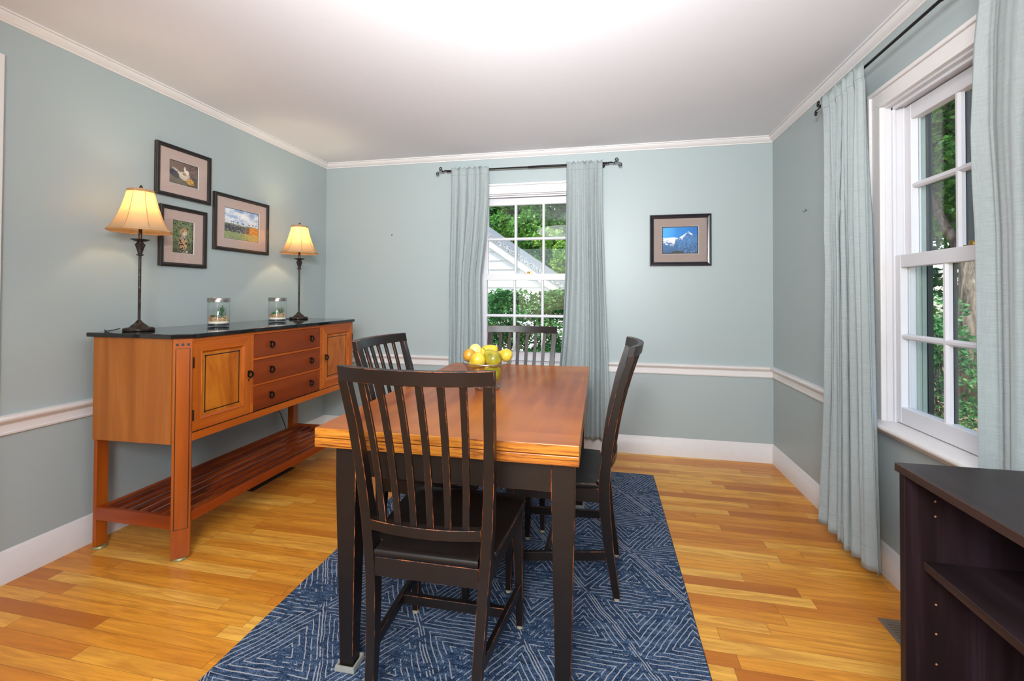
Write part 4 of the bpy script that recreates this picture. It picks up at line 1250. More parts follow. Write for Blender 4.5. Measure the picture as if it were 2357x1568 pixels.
def picture(label, loc, rz, w, h, iw, ih, fw, func, mats, matm, depth=0.022, dark_core=False, iz=0.0, grp=None, styl=0):
    # local frame: x right along the picture, y into the wall, z up ; origin picture centre at wall
    r = empty('framed_picture', label, 'picture', loc, rz, grp)
    def rect(w_, h_, y, zc=0): return [(-w_/2, y, -h_/2+zc), (w_/2, y, -h_/2+zc), (w_/2, y, h_/2+zc), (-w_/2, y, h_/2+zc)]
    bm = bmesh.new()
    if styl == 0: pr = [(0, -0.002), (0, -depth*0.9), (0.004, -depth), (fw*0.35, -depth), (fw*0.40, -depth+0.003), (fw*0.46, -depth), (fw*0.9, -depth*0.88), (fw, -depth*0.72), (fw, -0.002)]
    else: pr = [(0, -0.002), (0, -depth*0.85), (0.003, -depth), (fw*0.22, -depth), (fw*0.30, -depth*0.72), (fw*0.58, -depth*0.60), (fw*0.66, -depth*0.78), (fw*0.85, -depth*0.72), (fw, -depth*0.45), (fw, -0.002)]
    ring_loft(bm, [rect(w-2*i, h-2*i, y) for i, y in pr], closed=True)
    obj('frame', bm, mats, r)
    if styl == 0:
        bm = bmesh.new(); e = 0.0012
        ring_loft(bm, [rect(w+0.0006, h+0.0006, -depth*0.52), rect(w+0.0006, h+0.0006, -depth*0.60), rect(w-0.002, h-0.002, -depth*0.60), rect(w-0.002, h-0.002, -depth*0.52)], closed=True)
        obj('gilt_line', bm, M_GILT, r)
    bm = bmesh.new()
    ring_loft(bm, [rect(w-2*fw, h-2*fw, -0.0105), rect(iw+0.004, ih+0.004, -0.0105, iz), rect(iw+0.004, ih+0.004, -0.006, iz), rect(w-2*fw, h-2*fw, -0.006)], closed=True)
    obj('mat_board', bm, matm, r)
    bm = bmesh.new()
    ring_loft(bm, [rect(iw+0.004, ih+0.004, -0.0104, iz), rect(iw, ih, -0.0085, iz), rect(iw, ih, -0.0065, iz), rect(iw+0.0040, ih+0.0040, -0.0065, iz)], closed=True)
    obj('mat_bevel', bm, M_MATW, r)
    dk = 0.006 if dark_core else 0.003
    bm = bmesh.new()
    ring_loft(bm, [rect(iw+0.002, ih+0.002, -0.0062, iz), rect(iw-2*dk, ih-2*dk, -0.0062, iz), rect(iw-2*dk, ih-2*dk, -0.0042, iz), rect(iw+0.002, ih+0.002, -0.0042, iz)], closed=True)
    obj('inner_mat', bm, M_MATB, r)
    nx = int(130); ny = int(nx*ih/iw)
    print_sheet('photo_print', func, iw-2*dk, ih-2*dk, nx, ny, r, lambda a, b: (a, -0.0050, b+iz))
    obj('picture_glass', BX(-w/2+fw, w/2-fw, -0.0125, -0.0117, -h/2+fw, h/2-fw), M_PICGLASS, r)
    obj('backing', BX(-w/2+0.004, w/2-0.004, -0.0038, -0.0012, -h/2+0.004, h/2-0.004), M_MATB, r)
    return r
G = 'framed wildlife photographs on the left wall'
def lpic(y0, y1, z0, z1, iy0, iy1, iz0, iz1, func, label):
    # on the left wall the picture's right points to +y
    picture(label, (0.0005, (y0+y1)/2, (z0+z1)/2), PI/2, y1-y0, z1-z0, iy1-iy0, iz1-iz0, 0.021, func, M_FRAME, M_MAT, iz=(iz0+iz1)/2-(z0+z1)/2, grp=G)
lpic(-1.478, -1.147, 1.696, 1.982, -1.390, -1.217, 1.777, 1.905, pic_jackal, 'black framed photo of a pale pup rolling on the ground, highest on the left wall')
lpic(-1.453, -1.171, 1.314, 1.648, -1.367, -1.241, 1.392, 1.573, pic_cheetah, 'black framed upright photo of a cheetah in grass, right of the near lamp')
lpic(-1.121, -0.677, 1.437, 1.792, -1.030, -0.750, 1.515, 1.713, pic_savanna, 'largest black framed photo on the left wall, a herd under cloudy sky')
picture('black framed photo of a snowy blue mountain peak on the back wall', (2.8865, -0.0005, 1.568), 0.0, 0.424, 0.374, 0.250, 0.199, 0.029, pic_mountain, M_FRAME2, M_MATG, depth=0.022, dark_core=True, iz=0.0, styl=1)

# ================================================================== CURTAIN RODS AND CURTAINS
def scroll(bm, o, s, axis):
    """finial: stem splitting into two spiral scrolls. o origin, s direction sign along axis vector"""
    o = Vector(o); ax = Vector(axis)*s; up = Vector((0, 0, 1))
    tube(bm, [o, o+ax*0.012], 0.0085, 12); tube(bm, [o+ax*0.012, o+ax*0.018], 0.006, 12); tube(bm, [o+ax*0.018, o+ax*0.024], 0.0085, 12)
    def P(a, b): return o+ax*a+up*b
    def spiral(c, r0, a0, turns, dirn, n=26):
        out = []
        for i in range(n):
            t = i/(n-1); a = a0+dirn*turns*2*PI*t; rr = r0*(1-0.78*t)
            out.append(P(c[0]+rr*math.cos(a), c[1]+rr*math.sin(a)))
        return out
    st = [P(0.022, 0), P(0.032, 0.002), P(0.042, 0.004), P(0.052, 0.000), P(0.060, -0.004)]
    # upper scroll
    p1 = st + spiral((0.078, 0.022), 0.016, -2.2, 1.35, 1)
    p2 = st + [P(0.072, -0.004)] + spiral((0.103, -0.018), 0.016, 2.3, 1.35, -1)
    tube(bm, p1, [0.0055]*3+[0.0045]*2+[0.0032]*26, 8); tube(bm, p2, [0.0055]*3+[0.0045]*2+[0.0032]*27, 8)
def make_rod(name, label, p0, p1, wall_n, f0, f1, br):
    p0 = Vector(p0); p1 = Vector(p1); r = empty(name, label, 'curtain rod')
    bm = bmesh.new()
    mid = p0.lerp(p1, 0.52)
    tube(bm, [p0, mid], 0.0058, 14); tube(bm, [mid, mid+(p1-p0).normalized()*0.004, p1], [0.0080, 0.0080, 0.0080], 14)
    obj('rod', bm, M_BLACKMETAL, r, smooth=False, autosmooth=40)
    ax = (p1-p0).normalized()
    if f0:
        bm = bmesh.new(); scroll(bm, p0, -1, ax); obj('finial', bm, M_BLACKMETAL, r, autosmooth=40)
    if f1:
        bm = bmesh.new(); scroll(bm, p1, 1, ax); obj('finial', bm, M_BLACKMETAL, r, autosmooth=40)
    n = Vector(wall_n)      # from wall into room
    for t, gap in br:
        q = p0.lerp(p1, t); bm = bmesh.new()
        w = q - n*gap
        tube(bm, [w, w+n*0.004], 0.014, 14); tube(bm, [w, q-n*0.002-Vector((0, 0, 0.010))], 0.004, 8)
        tube(bm, [q+n*0.010+Vector((0, 0, -0.004)), q-Vector((0, 0, 0.011)), q-n*0.010+Vector((0, 0, -0.004))], 0.003, 6)
        obj('bracket', bm, M_BLACKMETAL, r)
    return r
make_rod('curtain_rod', 'dark metal curtain rod with scroll finials over the back window', (1.150, -0.08, 2.144), (2.355, -0.08, 2.140), (0, -1, 0), True, True, ((0.02, 0.08), (0.985, 0.08)))
make_rod('curtain_rod', 'dark metal curtain rod over the right window, running to the top edge', (W-0.08, -0.945, 2.130), (W-0.08, -2.42, 2.130), (-1, 0, 0), True, True, ((0.02, 0.08), (0.985, 0.08)))

def make_curtain(name, label, origin, along, out, edges, zt, zb, nf, amp, seed, ntheta=0.0, flare=0.0, grp=None, top_amp=0.011, pin=None):
    """edges: list (z, a, b) left/right position along the wall; out = into room"""
    rn = random.Random(seed)
    A = Vector(along); O = Vector(out)
    nu, nv = 150, 70
    ph = [rn.uniform(0, 2*PI) for _ in range(8)]
    fr = [rn.uniform(0.75, 1.3) for _ in range(40)]
    # uneven fold phase
    cum = [0]
    m = nf*2
    for k in range(m): cum.append(cum[-1]+rn.uniform(0.4, 1.7))
    tot = cum[-1]
    def phase(u):
        x = u*tot
        for k in range(m):
            if x <= cum[k+1]: return k+(x-cum[k])/(cum[k+1]-cum[k])
        return m
    amps = [rn.uniform(0.35, 1.25) for _ in range(m+2)]
    verts = []
    for j in range(nv+1):
        v = j/nv
        z = zt + (zb-zt)*(v**1.0)
        a, b = interp(edges, -z) if False else edge_at(edges, z)
        for i in range(nu+1):
            u = i/nu
            du = 0.035*math.sin(2*PI*u*1.5+ph[0])*v*(1-v) + 0.022*math.sin(5*v+ph[1]+u*3)*math.sin(PI*u)
            uu = min(1, max(0, u+du*math.sin(PI*u)))
            p = phase(uu)
            k = int(min(p, m-0.001)); 
            tt = p*PI + 0.55*math.sin(2.6*v+ph[3]+4*u)*math.sin(PI*u)*min(1, v*2)
            am = amps[k]*(1-(p-k)) + amps[k+1]*(p-k)
            f = math.sin(tt)
            f = math.copysign(abs(f)**0.7, f)
            f += 0.22*math.sin(2.7*tt+3.1*v+ph[4])*min(1, 3*v) + 0.10*math.sin(5.3*tt-2.2*v+ph[5])
            env = 0.32+0.68*min(1, v*3.2)
            depth = amp*env*am*f
            # lateral overlap of folds
            lat = 0.42*amp*env*math.sin(2*tt)*am
            # top header : gathers on the pocket
            if v < 0.05:
                w = 1-v/0.05
                depth = depth*(1-w)+top_amp*0.9*math.sin(tt*1.0)*w*0.8
            s = a+(b-a)*u + lat*math.sin(PI*u)**0.5
            d = depth + flare*v*v
            # pocket bulge around the rod
            zz = z
            if z > 2.06: d += 0.004
            if j == 0: zz = z + 0.006*math.sin(tt*1.7+ph[2])
            if v > 0.97: zz = z
            q = Vector(origin)+A*s+O*d
            verts.append((q.x, q.y, zz))
    faces = []
    for j in range(nv):
        for i in range(nu):
            a_ = j*(nu+1)+i; faces.append((a_, a_+1, a_+nu+2, a_+nu+1))
    me = bpy.data.meshes.new(name); me.from_pydata(verts, [], faces); me.materials.append(M_LINEN)
    for p in me.polygons: p.use_smooth = True
    o = bpy.data.objects.new(name, me); COL.objects.link(o)
    s = o.modifiers.new('solid', 'SOLIDIFY'); s.thickness = 0.002; s.offset = 0
    setp(o, label, 'curtain', grp)
    # stitched header seam + bottom hem as thin lines
    def seam(nm, jr):
        bm = bmesh.new()
        pts = [Vector(verts[jr*(nu+1)+i])+O*0.0014 for i in range(0, nu+1)]
        tube(bm, pts, 0.0009, 4); obj(nm, bm, M_SEAM, o)
    seam('header_seam', 2); seam('hem_seam', nv-3)
    return o
M_SEAM = flat('seam_thread', '84959a', 0.9)
def edge_at(edges, z):
    for (z0, a0, b0), (z1, a1, b1) in zip(edges[:-1], edges[1:]):
        if z >= z1:
            t = (z-z0)/(z1-z0); return a0+(a1-a0)*t, b0+(b1-b0)*t
    return edges[-1][1], edges[-1][2]
GB = 'linen curtains at the back window'
make_curtain('curtain', 'grey-green linen curtain on the left of the back window', (0, -0.092, 0), (1, 0, 0), (0, -1, 0),
             [(2.17, 1.168, 1.470), (1.9, 1.166, 1.470), (1.6, 1.160, 1.452), (1.3, 1.156, 1.418), (0.9, 1.158, 1.425), (0.1, 1.15, 1.43)], 2.160, 0.112, 5, 0.028, 3, grp=GB)
make_curtain('curtain', 'grey-green linen curtain on the right of the back window', (0, -0.092, 0), (1, 0, 0), (0, -1, 0),
             [(2.17, 2.072, 2.332), (1.8, 2.068, 2.334), (1.3, 2.062, 2.350), (0.9, 2.045, 2.365), (0.68, 2.026, 2.376), (0.1, 1.985, 2.390)], 2.156, 0.108, 6, 0.028, 8, grp=GB)
GR = 'linen curtains at the right window'
make_curtain('curtain', 'grey-green linen curtain on the far side of the right window, beside the corner', (W-0.090, 0, 0), (0, -1, 0), (-1, 0, 0),
             [(2.17, 0.925, 1.296), (1.8, 0.960, 1.300), (1.3, 1.000, 1.318), (0.7, 0.985, 1.345), (0.06, 0.935, 1.385)], 2.148, 0.062, 6, 0.030, 12, grp=GR, flare=0.012)
make_curtain('curtain', 'grey-green linen curtain cut by the right picture edge, hanging over the dark bookcase', (W-0.082, 0, 0), (0, -1, 0), (-1, 0, 0),
             [(2.17, 1.885, 2.34), (1.9, 1.850, 2.33), (1.65, 1.842, 2.32), (1.35, 1.862, 2.31), (0.9, 1.868, 2.30), (0.06, 1.868, 2.30)], 2.150, 0.062, 5, 0.022, 21, grp=GR)

# ================================================================== BOOKCASE
def make_bookcase():
    r = empty('bookcase', 'espresso brown open bookcase with a middle shelf in the right foreground', 'bookcase', (3.05, -2.14, 0))
    ox, oy = 3.05, -2.14
    X0, X1, Y0, Y1, Z = 3.052, 3.392, -2.95, -2.146, 0.738
    def B(nm, a, mat, par=r, **k):
        o = obj(nm, BX(a[0]-ox, a[1]-ox, a[2]-oy, a[3]-oy, a[4], a[5]), mat, par, **k); return o
    bm = bmesh.new(); box(bm, X0-0.006-ox, X1+0.004-ox, Y0-0.006-oy, Y1+0.008-oy, Z, 0.758)
    for f in bm.faces:
        f.normal_update(); f.material_index = 0 if abs(f.normal.z) > 0.5 else 1
    obj('bookcase_top', bm, [M_ESPX, M_ESPEDGE], r, bevel=0.0015)
    for ya, yb in ((Y1-0.019, Y1), (Y0, Y0+0.019)):
        s = B('side_panel', (X0, X1, ya, yb, 0.0, Z), M_ESP, bevel=0.001)
        if ya > -2.5:
            for zz in (0.655+0.026, 0.646, 0.441, 0.373, 0.303, 0.235, 0.167):
                bm = bmesh.new(); pts = [(3.114-ox, ya-oy+0.0004, zz), (3.114-ox, ya-oy-0.0006, zz)]
                tube(bm, pts, 0.0024, 10); obj('peg_hole', bm, M_PEG, s)
    B('back_panel', (X1-0.006, X1, Y0+0.019, Y1-0.019, 0.05, Z), M_ESP)
    B('base_shelf', (X0+0.004, X1-0.006, Y0+0.019, Y1-0.019, 0.05, 0.069), M_ESPX, bevel=0.001)
    B('toe_kick', (X0+0.02, X0+0.035, Y0+0.019, Y1-0.019, 0.0, 0.05), M_ESP)
    bm = bmesh.new(); box(bm, X0+0.036-ox, X1-0.008-ox, Y0+0.020-oy, Y1-0.0205-oy, 0.520, 0.540)
    for f in bm.faces:
        f.normal_update(); f.material_index = 0 if abs(f.normal.z) > 0.5 else 1
    obj('middle_shelf', bm, [M_ESPX, M_ESPEDGE], r, bevel=0.0015)
    return r
make_bookcase()

# ================================================================== FLOOR REGISTERS, HOOKS
def register(label, x0, x1, y0, y1, mat, n, along_y=True, t=0.004):
    r = empty('floor_register', label, 'floor vent', ((x0+x1)/2, (y0+y1)/2, 0))
    w, l = x1-x0, y1-y0
    bm = bmesh.new(); e = 0.017
    box(bm, -w/2, -w/2+e, -l/2, l/2, 0, t); box(bm, w/2-e, w/2, -l/2, l/2, 0, t)
    box(bm, -w/2+e, w/2-e, -l/2, -l/2+e, 0, t); box(bm, -w/2+e, w/2-e, l/2-e, l/2, 0, t)
    obj('frame', bm, mat, r, bevel=0.001)
    obj('duct_shade_sheet', BX(-w/2+e, w/2-e, -l/2+e, l/2-e, 0.0002, 0.0009), M_DUCT, r)  # near-black sheet on the floor, the duct's inner shade as colour
    bm = bmesh.new()
    for i in range(n):
        y = -l/2+e+(l-2*e)*(i+0.5)/n
        A = [(y-0.0035, 0.0012), (y+0.0030, 0.0030), (y+0.0036, 0.0036), (y-0.0030, 0.0022)]
        ring_loft(bm, [[(-w/2+e, a, b) for a, b in A], [(w/2-e, a, b) for a, b in A]])
    obj('louvre', bm, mat, r)
M_DUCT = flat('duct_shade', '0a0908', 0.9)
register('pewter grey louvred floor vent beside the bookcase', 3.318, 3.445, -1.850, -1.546, M_GREYMETAL, 22)
register('black louvred floor vent on the floor beneath the sideboard', 0.215, 0.325, -1.135, -0.770, M_DARKMETAL, 24)
def hook(label, loc, n):
    n = Vector(n); p = Vector(loc); bm = bmesh.new()
    tube(bm, [p, p+n*0.006], 0.0035, 10)
    tube(bm, [p+n*0.004+Vector((0, 0, 0.010)), p+n*0.005, p+n*0.009+Vector((0, 0, -0.008)), p+n*0.016+Vector((0, 0, -0.008)), p+n*0.018+Vector((0, 0, 0.002))], 0.0017, 6)
    o = obj('wall_hook', bm, M_STEEL2); setp(o, label, 'hook')
M_STEEL2 = flat('small_hook_metal', '66706e', 0.35, 0.7)
hook('tiny metal picture hook left alone on the back wall near the left corner', (0.617, 0, 1.732*0.9587), (0, -1, 0))
hook('tiny metal picture hook on the right wall beside the far curtain', (W, -0.525, 1.665), (-1, 0, 0))

# ================================================================== OUTSIDE
GZ = -0.35
M_LAWN = flat('pale_gravel_and_soil', '8a7f66', 0.95, var=0.3)
M_MULCH = flat('reddish_mulch', 'b0806a', 0.95, var=0.4)
bm = bmesh.new(); box(bm, -30, 40, 0.4, 45, GZ-0.1, GZ); box(bm, W+0.6, 40, -12, 0.4, GZ-0.1, GZ)
g = obj('ground', bm, M_LAWN); setp(g, kind='structure')
o = obj('driveway', BX(-4, 3.2, 1.9, 3.75, GZ, GZ+0.02), flat('sunlit_concrete', 'c9c6bf', 0.9)); setp(o, kind='structure')
o = obj('mulch_bed', BX(4.3, 7.2, -1.5, 5.5, GZ, GZ+0.02), M_MULCH); setp(o, 'reddish mulch bed under the shrubs outside the right window', 'garden bed', kind='stuff')

def clap_mat():
    return flat('white_clapboard', 'dcdcda', 0.6, var=0.02)
M_CLAP = clap_mat()
def shingle():
    M = MT('grey_shingles'); v = M.coords()
    n = M.noise(v, 40, 3, 0.7)
    col = M.ramp(n, [(0.35, lin('5a5c60')), (0.5, lin('8c8e92')), (0.65, lin('c4c4c6'))])
    return M.done(M.principled(col, 0.9, 0, 0.2))
M_SHING = shingle()
def make_garage():
    r = empty('garage', 'white clapboard garage gable with grey shingle roof beyond the back window', 'garage', (-1.6, 3.8, GZ))
    ox, oy, oz = -1.6, 3.8, GZ
    sl = 0.688
    xr, zr = 2.1, 1.085         # eave end of the rake (outer underside) on plane y=3.8
    # rake line: z = 2.239 - 0.688*(x-0.418)  (shingle top)
    rz = lambda x: 2.215 - sl*(x-0.418)
    px = -1.9                   # ridge x
    # clapboards: one course = slanted board
    bm = bmesh.new()
    z = GZ
    pitch = 0.150
    while z < 3.4:
        zt_ = z+pitch
        def xlim(zz): return min(1.95, 0.418 + (2.215-0.19-zz)/sl)
        xa, xb = xlim(z), xlim(zt_)
        x_l = -4.6
        if xb > x_l:
            A = [(x_l, 0.0, z), (xa, 0.0, z), (xb, 0.022, zt_), (x_l, 0.022, zt_)]
            B_ = [(x_l, 0.06, z), (xa, 0.06, z), (xb, 0.06, zt_), (x_l, 0.06, zt_)]
            ring_loft(bm, [[(a-ox, b, c-oz) for a, b, c in A], [(a-ox, b, c-oz) for a, b, c in B_]])
        z = zt_
    obj('clapboard_wall', bm, M_CLAP, r)
    obj('side_wall', BX(1.90-ox, 1.96-ox, 0.06, 5.0, 0, 1.35), M_CLAP, r)
    # rake board, soffit and roof slab
    def slope_box(nm, x0_, x1_, d0, d1, y0_, y1_, mat):
        bm = bmesh.new()
        P = [(x0_, rz(x0_)-d1), (x1_, rz(x1_)-d1), (x1_, rz(x1_)-d0), (x0_, rz(x0_)-d0)]
        ring_loft(bm, [[(x-ox, y0_, z_-oz) for x, z_ in P], [(x-ox, y1_, z_-oz) for x, z_ in P]])
        return obj(nm, bm, mat, r)
    slope_box('roof', px, 2.25, 0.0, 0.086, -0.10, 5.0, M_SHING)
    slope_box('rake_board', px, 2.22, 0.088, 0.225, -0.07, -0.030, M_CLAP)
    slope_box('soffit', px, 2.22, 0.200, 0.225, -0.0295, 0.0, M_CLAP)
    obj('fascia', BX(2.05-ox, 2.30-ox, -0.27, 5.0, 0.80-oz, 0.93-oz), M_CLAP, r)
    return r
make_garage()

def leaf_mat(name, c0, c1, c2):
    M = MT(name)
    tc = M.n('TexCoord')
    n = M.noise(tc.outputs['Object'], 7, 3, 0.6); n2 = M.noise(tc.outputs['Object'], 60, 2, 0.6)
    s = M.math('ADD', M.math('MULTIPLY', n, 0.6), M.math('MULTIPLY', n2, 0.4))
    col = M.ramp(s, [(0.36, lin(c0)), (0.5, lin(c1)), (0.64, lin(c2))])
    d = M.principled(col, 0.5, 0, 0.4)
    t = M.n('BsdfTranslucent'); M.link(col, t.inputs[0])
    mx = M.n('MixShader'); mx.inputs[0].default_value = 0.35
    M.link(d.outputs[0], mx.inputs[1]); M.link(t.outputs[0], mx.inputs[2]); M.link(mx.outputs[0], M.out.inputs[0])
    return M.m
M_LF1 = leaf_mat('maple_leaves', '265a20', '4f8e38', '94c058')
M_LF2 = leaf_mat('light_leaves', '3f7028', '79a840', 'bcd468')
M_LF3 = leaf_mat('hedge_leaves', '1f4c26', '47884a', '86b46c')
M_LF4 = leaf_mat('dark_leaves', '1a3a1e', '3a6a34', '70a04e')
M_BARK = wood('tree_bark', '3c342c', '6c6054', '9a8e80', 'z', 14, 4, 0.95)
def leaves(name, clusters, n, size, mat, parent, seed, shell=0.5, asp=0.5):
    """clusters: list of (cx,cy,cz,rx,ry,rz); leaves as slightly folded 2-quad blades"""
    g_ = np.random.default_rng(seed)
    cl = np.array(clusters, dtype=float)
    vol = (cl[:, 3]*cl[:, 4]*cl[:, 5])**(2/3); pr = vol/vol.sum()
    idx = g_.choice(len(cl), n, p=pr)
    d = g_.normal(size=(n, 3)); d /= np.linalg.norm(d, axis=1)[:, None]
    rad = (shell+(1-shell)*g_.random(n))**(1/1.5)
    c = cl[idx, :3]+d*rad[:, None]*cl[idx, 3:]
    a = g_.normal(size=(n, 3)); a[:, 2] *= 0.6; a /= np.linalg.norm(a, axis=1)[:, None]
    b = np.cross(a, g_.normal(size=(n, 3))); b /= np.linalg.norm(b, axis=1)[:, None]
    nn = np.cross(a, b)
    L = size*(0.6+0.8*g_.random(n))[:, None]; Wd = L*asp
    p0 = c-a*L*0.5; p1 = c+b*Wd*0.5+nn*Wd*0.12; p2 = c+a*L*0.5; p3 = c-b*Wd*0.5+nn*Wd*0.12
    V = np.stack([p0, p1, p2, p3], axis=1).reshape(-1, 3)
    base = np.arange(n)*4
    F = np.stack([base, base+1, base+2, base, base+2, base+3], axis=1).reshape(-1, 3)
    me = bpy.data.meshes.new(name)
    me.vertices.add(len(V)); me.vertices.foreach_set('co', V.astype(np.float32).ravel())
    me.loops.add(len(F)*3); me.loops.foreach_set('vertex_index', F.astype(np.int32).ravel())
    me.polygons.add(len(F)); me.polygons.foreach_set('loop_start', np.arange(len(F), dtype=np.int32)*3)
    me.polygons.foreach_set('loop_total', np.full(len(F), 3, dtype=np.int32))
    me.update(); me.validate()
    me.materials.append(mat)
    o = bpy.data.objects.new(name, me); COL.objects.link(o)
    if parent is not None: o.parent = parent
    return o
def tree(label, loc, trunk, clusters, n, size, mat, seed, cat='tree', nm='tree', shell=0.5):
    r = empty(nm, label, cat, loc)
    rn = random.Random(seed)
    bm = bmesh.new()
    P = [Vector(p) for p in trunk[0]]
    tube(bm, P, trunk[1], 12)
    for c in clusters[:min(9, len(clusters))]:
        s = P[-1] if rn.random() < 0.5 else P[len(P)//2]
        e = Vector(c[:3]); m_ = (s+e)/2+Vector((rn.uniform(-.1, .1), rn.uniform(-.1, .1), rn.uniform(0, .15)))
        t0 = trunk[1][-1]*0.7
        tube(bm, [s, m_, e], [t0, t0*0.6, t0*0.25], 7)
    obj('trunk', bm, M_BARK, r, smooth=True)
    leaves('foliage', clusters, n, size, mat, r, seed, shell)
    return r
def blob(seed, c, R, k, s):
    rn = random.Random(seed); out = []
    for i in range(k):
        d = Vector((rn.gauss(0, 1), rn.gauss(0, 1), rn.gauss(0, 1))).normalized()*rn.uniform(0.2, 1)
        out.append((c[0]+d.x*R[0], c[1]+d.y*R[1], c[2]+d.z*R[2], s*rn.uniform(.7, 1.3), s*rn.uniform(.7, 1.3), s*rn.uniform(.5, .9)))
    return out
# beyond the back window
tree('leafy green tree rising left behind the garage roof', (-2.0, 15.0, GZ), ([(0, 0, 0), (0.1, 0, 1.6), (0, 0, 3.0)], [0.22, 0.17, 0.12]),
     blob(1, (0, 0, 4.4), (1.9, 1.2, 2.8), 30, 0.85), 19000, 0.18, M_LF1, 31)
tree('broad leafy tree behind the garage roof, centre of the back window', (0.2, 11.6, GZ), ([(0, 0, 0), (-0.1, 0, 1.4), (0.1, 0, 2.6)], [0.2, 0.16, 0.1]),
     blob(2, (0, 0, 3.6), (1.4, 1.0, 2.3), 26, 0.62), 13000, 0.15, M_LF1, 32)
tree('sunlit yellow-green tree at the right of the back window view', (1.35, 9.6, GZ), ([(0, 0, 0), (0.05, 0, 1.2), (0, 0, 2.4)], [0.12, 0.09, 0.06]),
     blob(3, (0, 0, 2.6), (0.75, 0.7, 1.5), 18, 0.42), 8000, 0.11, M_LF2, 33)
tree('dark evergreen tree far behind the others in the back window view', (0.6, 20.5, GZ), ([(0, 0, 0), (0, 0, 3), (0, 0, 5)], [0.3, 0.25, 0.15]),
     blob(4, (0, 0, 5.2), (4.6, 1.4, 4.4), 46, 1.2), 20000, 0.30, M_LF4, 34)
def shrub(label, loc, clusters, n, size, mat, seed, stems=6, shell=0.55):
    r = empty('shrub', label, 'shrub', loc)
    rn = random.Random(seed); bm = bmesh.new()
    for i in range(stems):
        c = clusters[rn.randrange(len(clusters))]
        b = Vector((c[0]*0.5+rn.uniform(-.08, .08), c[1]*0.5, 0)); e = Vector(c[:3])
        m_ = b.lerp(e, 0.5)+Vector((rn.uniform(-.06, .06), rn.uniform(-.06, .06), 0))
        tube(bm, [b, m_, e, e+Vector((rn.uniform(-.1, .1), 0, 0.1))], [0.014, 0.011, 0.007, 0.003], 7)
    obj('stems', bm, M_BARK, r)
    leaves('foliage', clusters, n, size, mat, r, seed, shell, 0.42)
cl = []
rn = random.Random(44)
for i in range(84):
    cl.append((rn.uniform(-0.50, 0.74), rn.uniform(-0.18, 0.22), 1.47-1.15*rn.random()**1.5, 0.16, 0.16, 0.12))
for i in range(12): cl.append((-0.50+rn.uniform(-.14, .12), rn.uniform(-.1, .1), rn.uniform(0.6, 1.30), 0.11, 0.11, 0.10))
shrub('glossy green leafy shrub just outside the back window', (1.50, 1.65, GZ), cl, 17000, 0.056, M_LF3, 51, 14)
# beyond the right window
tree('tall tree with pale trunk outside the right window', (7.0, 3.35, GZ), ([(0, 0, 0), (0.05, 0.1, 1.8), (0.22, 0.3, 3.3)], [0.16, 0.13, 0.10]),
     blob(5, (0.0, 0.3, 3.9), (1.9, 1.9, 1.7), 26, 0.6), 12000, 0.13, M_LF1, 61)
tree('bushy sunlit tree outside the right window, left of the pale trunk', (6.8, 5.4, GZ), ([(0, 0, 0), (0.05, 0.1, 1.0), (0.1, 0.1, 2.2)], [0.12, 0.10, 0.07]),
     blob(6, (0, 0, 2.3), (1.4, 1.2, 1.9), 26, 0.55), 13000, 0.12, M_LF2, 62)
tree('dark leafy tree in the distance outside the right window', (12.0, 7.5, GZ), ([(0, 0, 0), (0.05, 0.1, 3.0), (0.1, 0.1, 4.2)], [0.3, 0.25, 0.17]),
     blob(7, (0, 0, 4.2), (3.6, 5.0, 3.6), 46, 1.25), 26000, 0.24, M_LF4, 63)
cl = []
rn = random.Random(45)
for i in range(40):
    cl.append((rn.uniform(-0.3, 0.3), rn.uniform(-1.3, 1.6), rn.uniform(0.3, 1.55), 0.22, 0.25, 0.18))
shrub('dense low hedge close outside the right window', (5.6, 1.5, GZ), cl, 11000, 0.06, M_LF3, 71, 18)
def sky_shroud(): pass

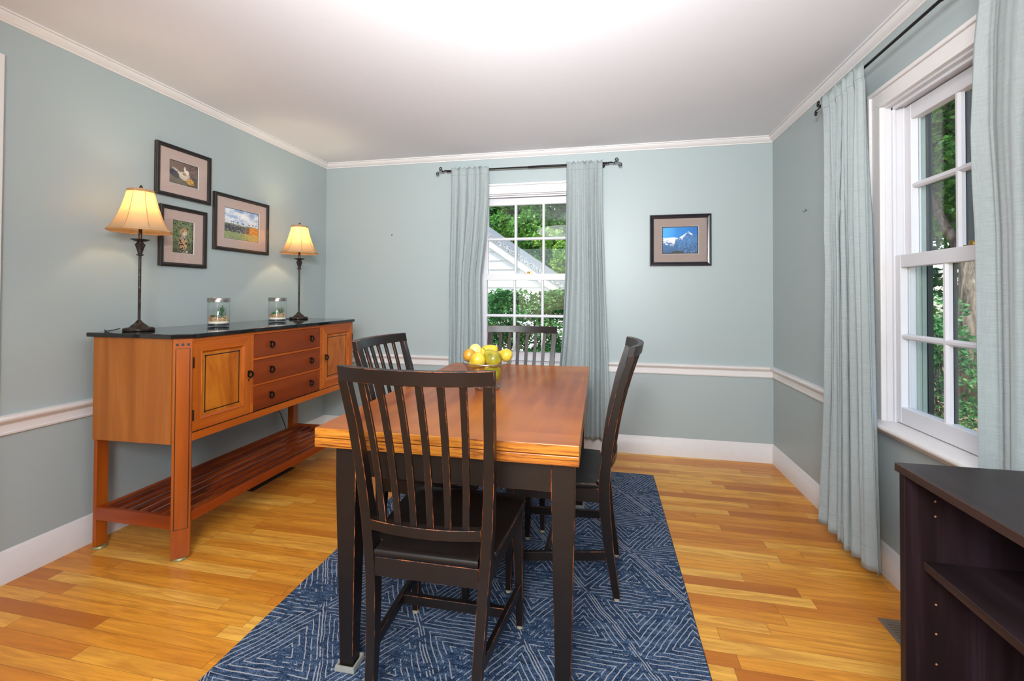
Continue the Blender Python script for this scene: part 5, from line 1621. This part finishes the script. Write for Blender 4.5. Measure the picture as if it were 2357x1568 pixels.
# ================================================================== LIGHT
w = bpy.data.worlds.new('World'); SC.world = w; w.use_nodes = True
nt = w.node_tree; nt.nodes.clear()
sky = nt.nodes.new('ShaderNodeTexSky'); sky.sky_type = 'NISHITA'; sky.sun_disc = False
sky.sun_elevation = math.radians(52); sky.sun_rotation = math.radians(200)
bg = nt.nodes.new('ShaderNodeBackground'); out = nt.nodes.new('ShaderNodeOutputWorld')
nt.links.new(sky.outputs[0], bg.inputs[0]); nt.links.new(bg.outputs[0], out.inputs[0]); bg.inputs[1].default_value = 0.36
sl = bpy.data.lights.new('sun', 'SUN'); sl.energy = 7.0; sl.angle = math.radians(0.6); sl.color = (1, 0.96, 0.88)
so = bpy.data.objects.new('sun', sl); COL.objects.link(so)
dirv = Vector((0.42, 0.55, -1.05))     # light travels this way: from behind-left of the camera, high up
so.rotation_euler = dirv.to_track_quat('-Z', 'Y').to_euler()

def area(name, loc, target, size, power, color=(1, 1, 1), spread=180, shape='DISK'):
    L = bpy.data.lights.new(name, 'AREA'); L.shape = shape; L.size = size; L.energy = power; L.color = color
    L.spread = math.radians(spread)
    o = bpy.data.objects.new(name, L); COL.objects.link(o); o.location = loc
    o.rotation_euler = (Vector(target)-Vector(loc)).to_track_quat('-Z', 'Y').to_euler()
    return o
# photographer's strobe bounced off the ceiling, and one softbox beside the camera
area('bounced_strobe', (2.30, -3.30, 1.70), (1.95, -1.60, 2.284), 0.30, 40, (0.94, 0.97, 1.0), 110)
area('softbox', (2.20, -3.95, 1.60), (2.1, -0.8, 0.75), 0.75, 42, (0.94, 0.97, 1.0), 150)
area('rear_fill_light', (1.7, -3.6, 2.20), (1.7, -3.4, 0), 0.9, 12, (0.94, 0.97, 1.0), 180)  # unseen fill light added behind the camera, no fixture hangs there

# ================================================================== CAMERA
cam = bpy.data.cameras.new('Camera'); co = bpy.data.objects.new('Camera', cam); COL.objects.link(co); SC.camera = co
cam.sensor_fit = 'HORIZONTAL'; cam.sensor_width = 36; cam.lens = 15.4928
cam.shift_x = -0.00335; cam.shift_y = -0.04944
cam.clip_start = 0.02; cam.clip_end = 200
yaw, pitch, roll = math.radians(11.53915), math.radians(0.73724), math.radians(0.24775)
fwd = Vector((-math.sin(yaw)*math.cos(pitch), math.cos(yaw)*math.cos(pitch), math.sin(pitch)))
right = Vector((math.cos(yaw), math.sin(yaw), 0)); up = right.cross(fwd)
r2 = math.cos(roll)*right+math.sin(roll)*up; u2 = -math.sin(roll)*right+math.cos(roll)*up
m = Matrix((r2, u2, -fwd)).transposed().to_4x4()
m.translation = Vector((2.35531, -3.38144, 1.16))
co.matrix_world = m

SC.view_settings.view_transform = 'Standard'; SC.view_settings.look = 'None'
SC.view_settings.gamma = 1.0; SC.view_settings.exposure = 0.0
SC.view_settings.use_curve_mapping = False
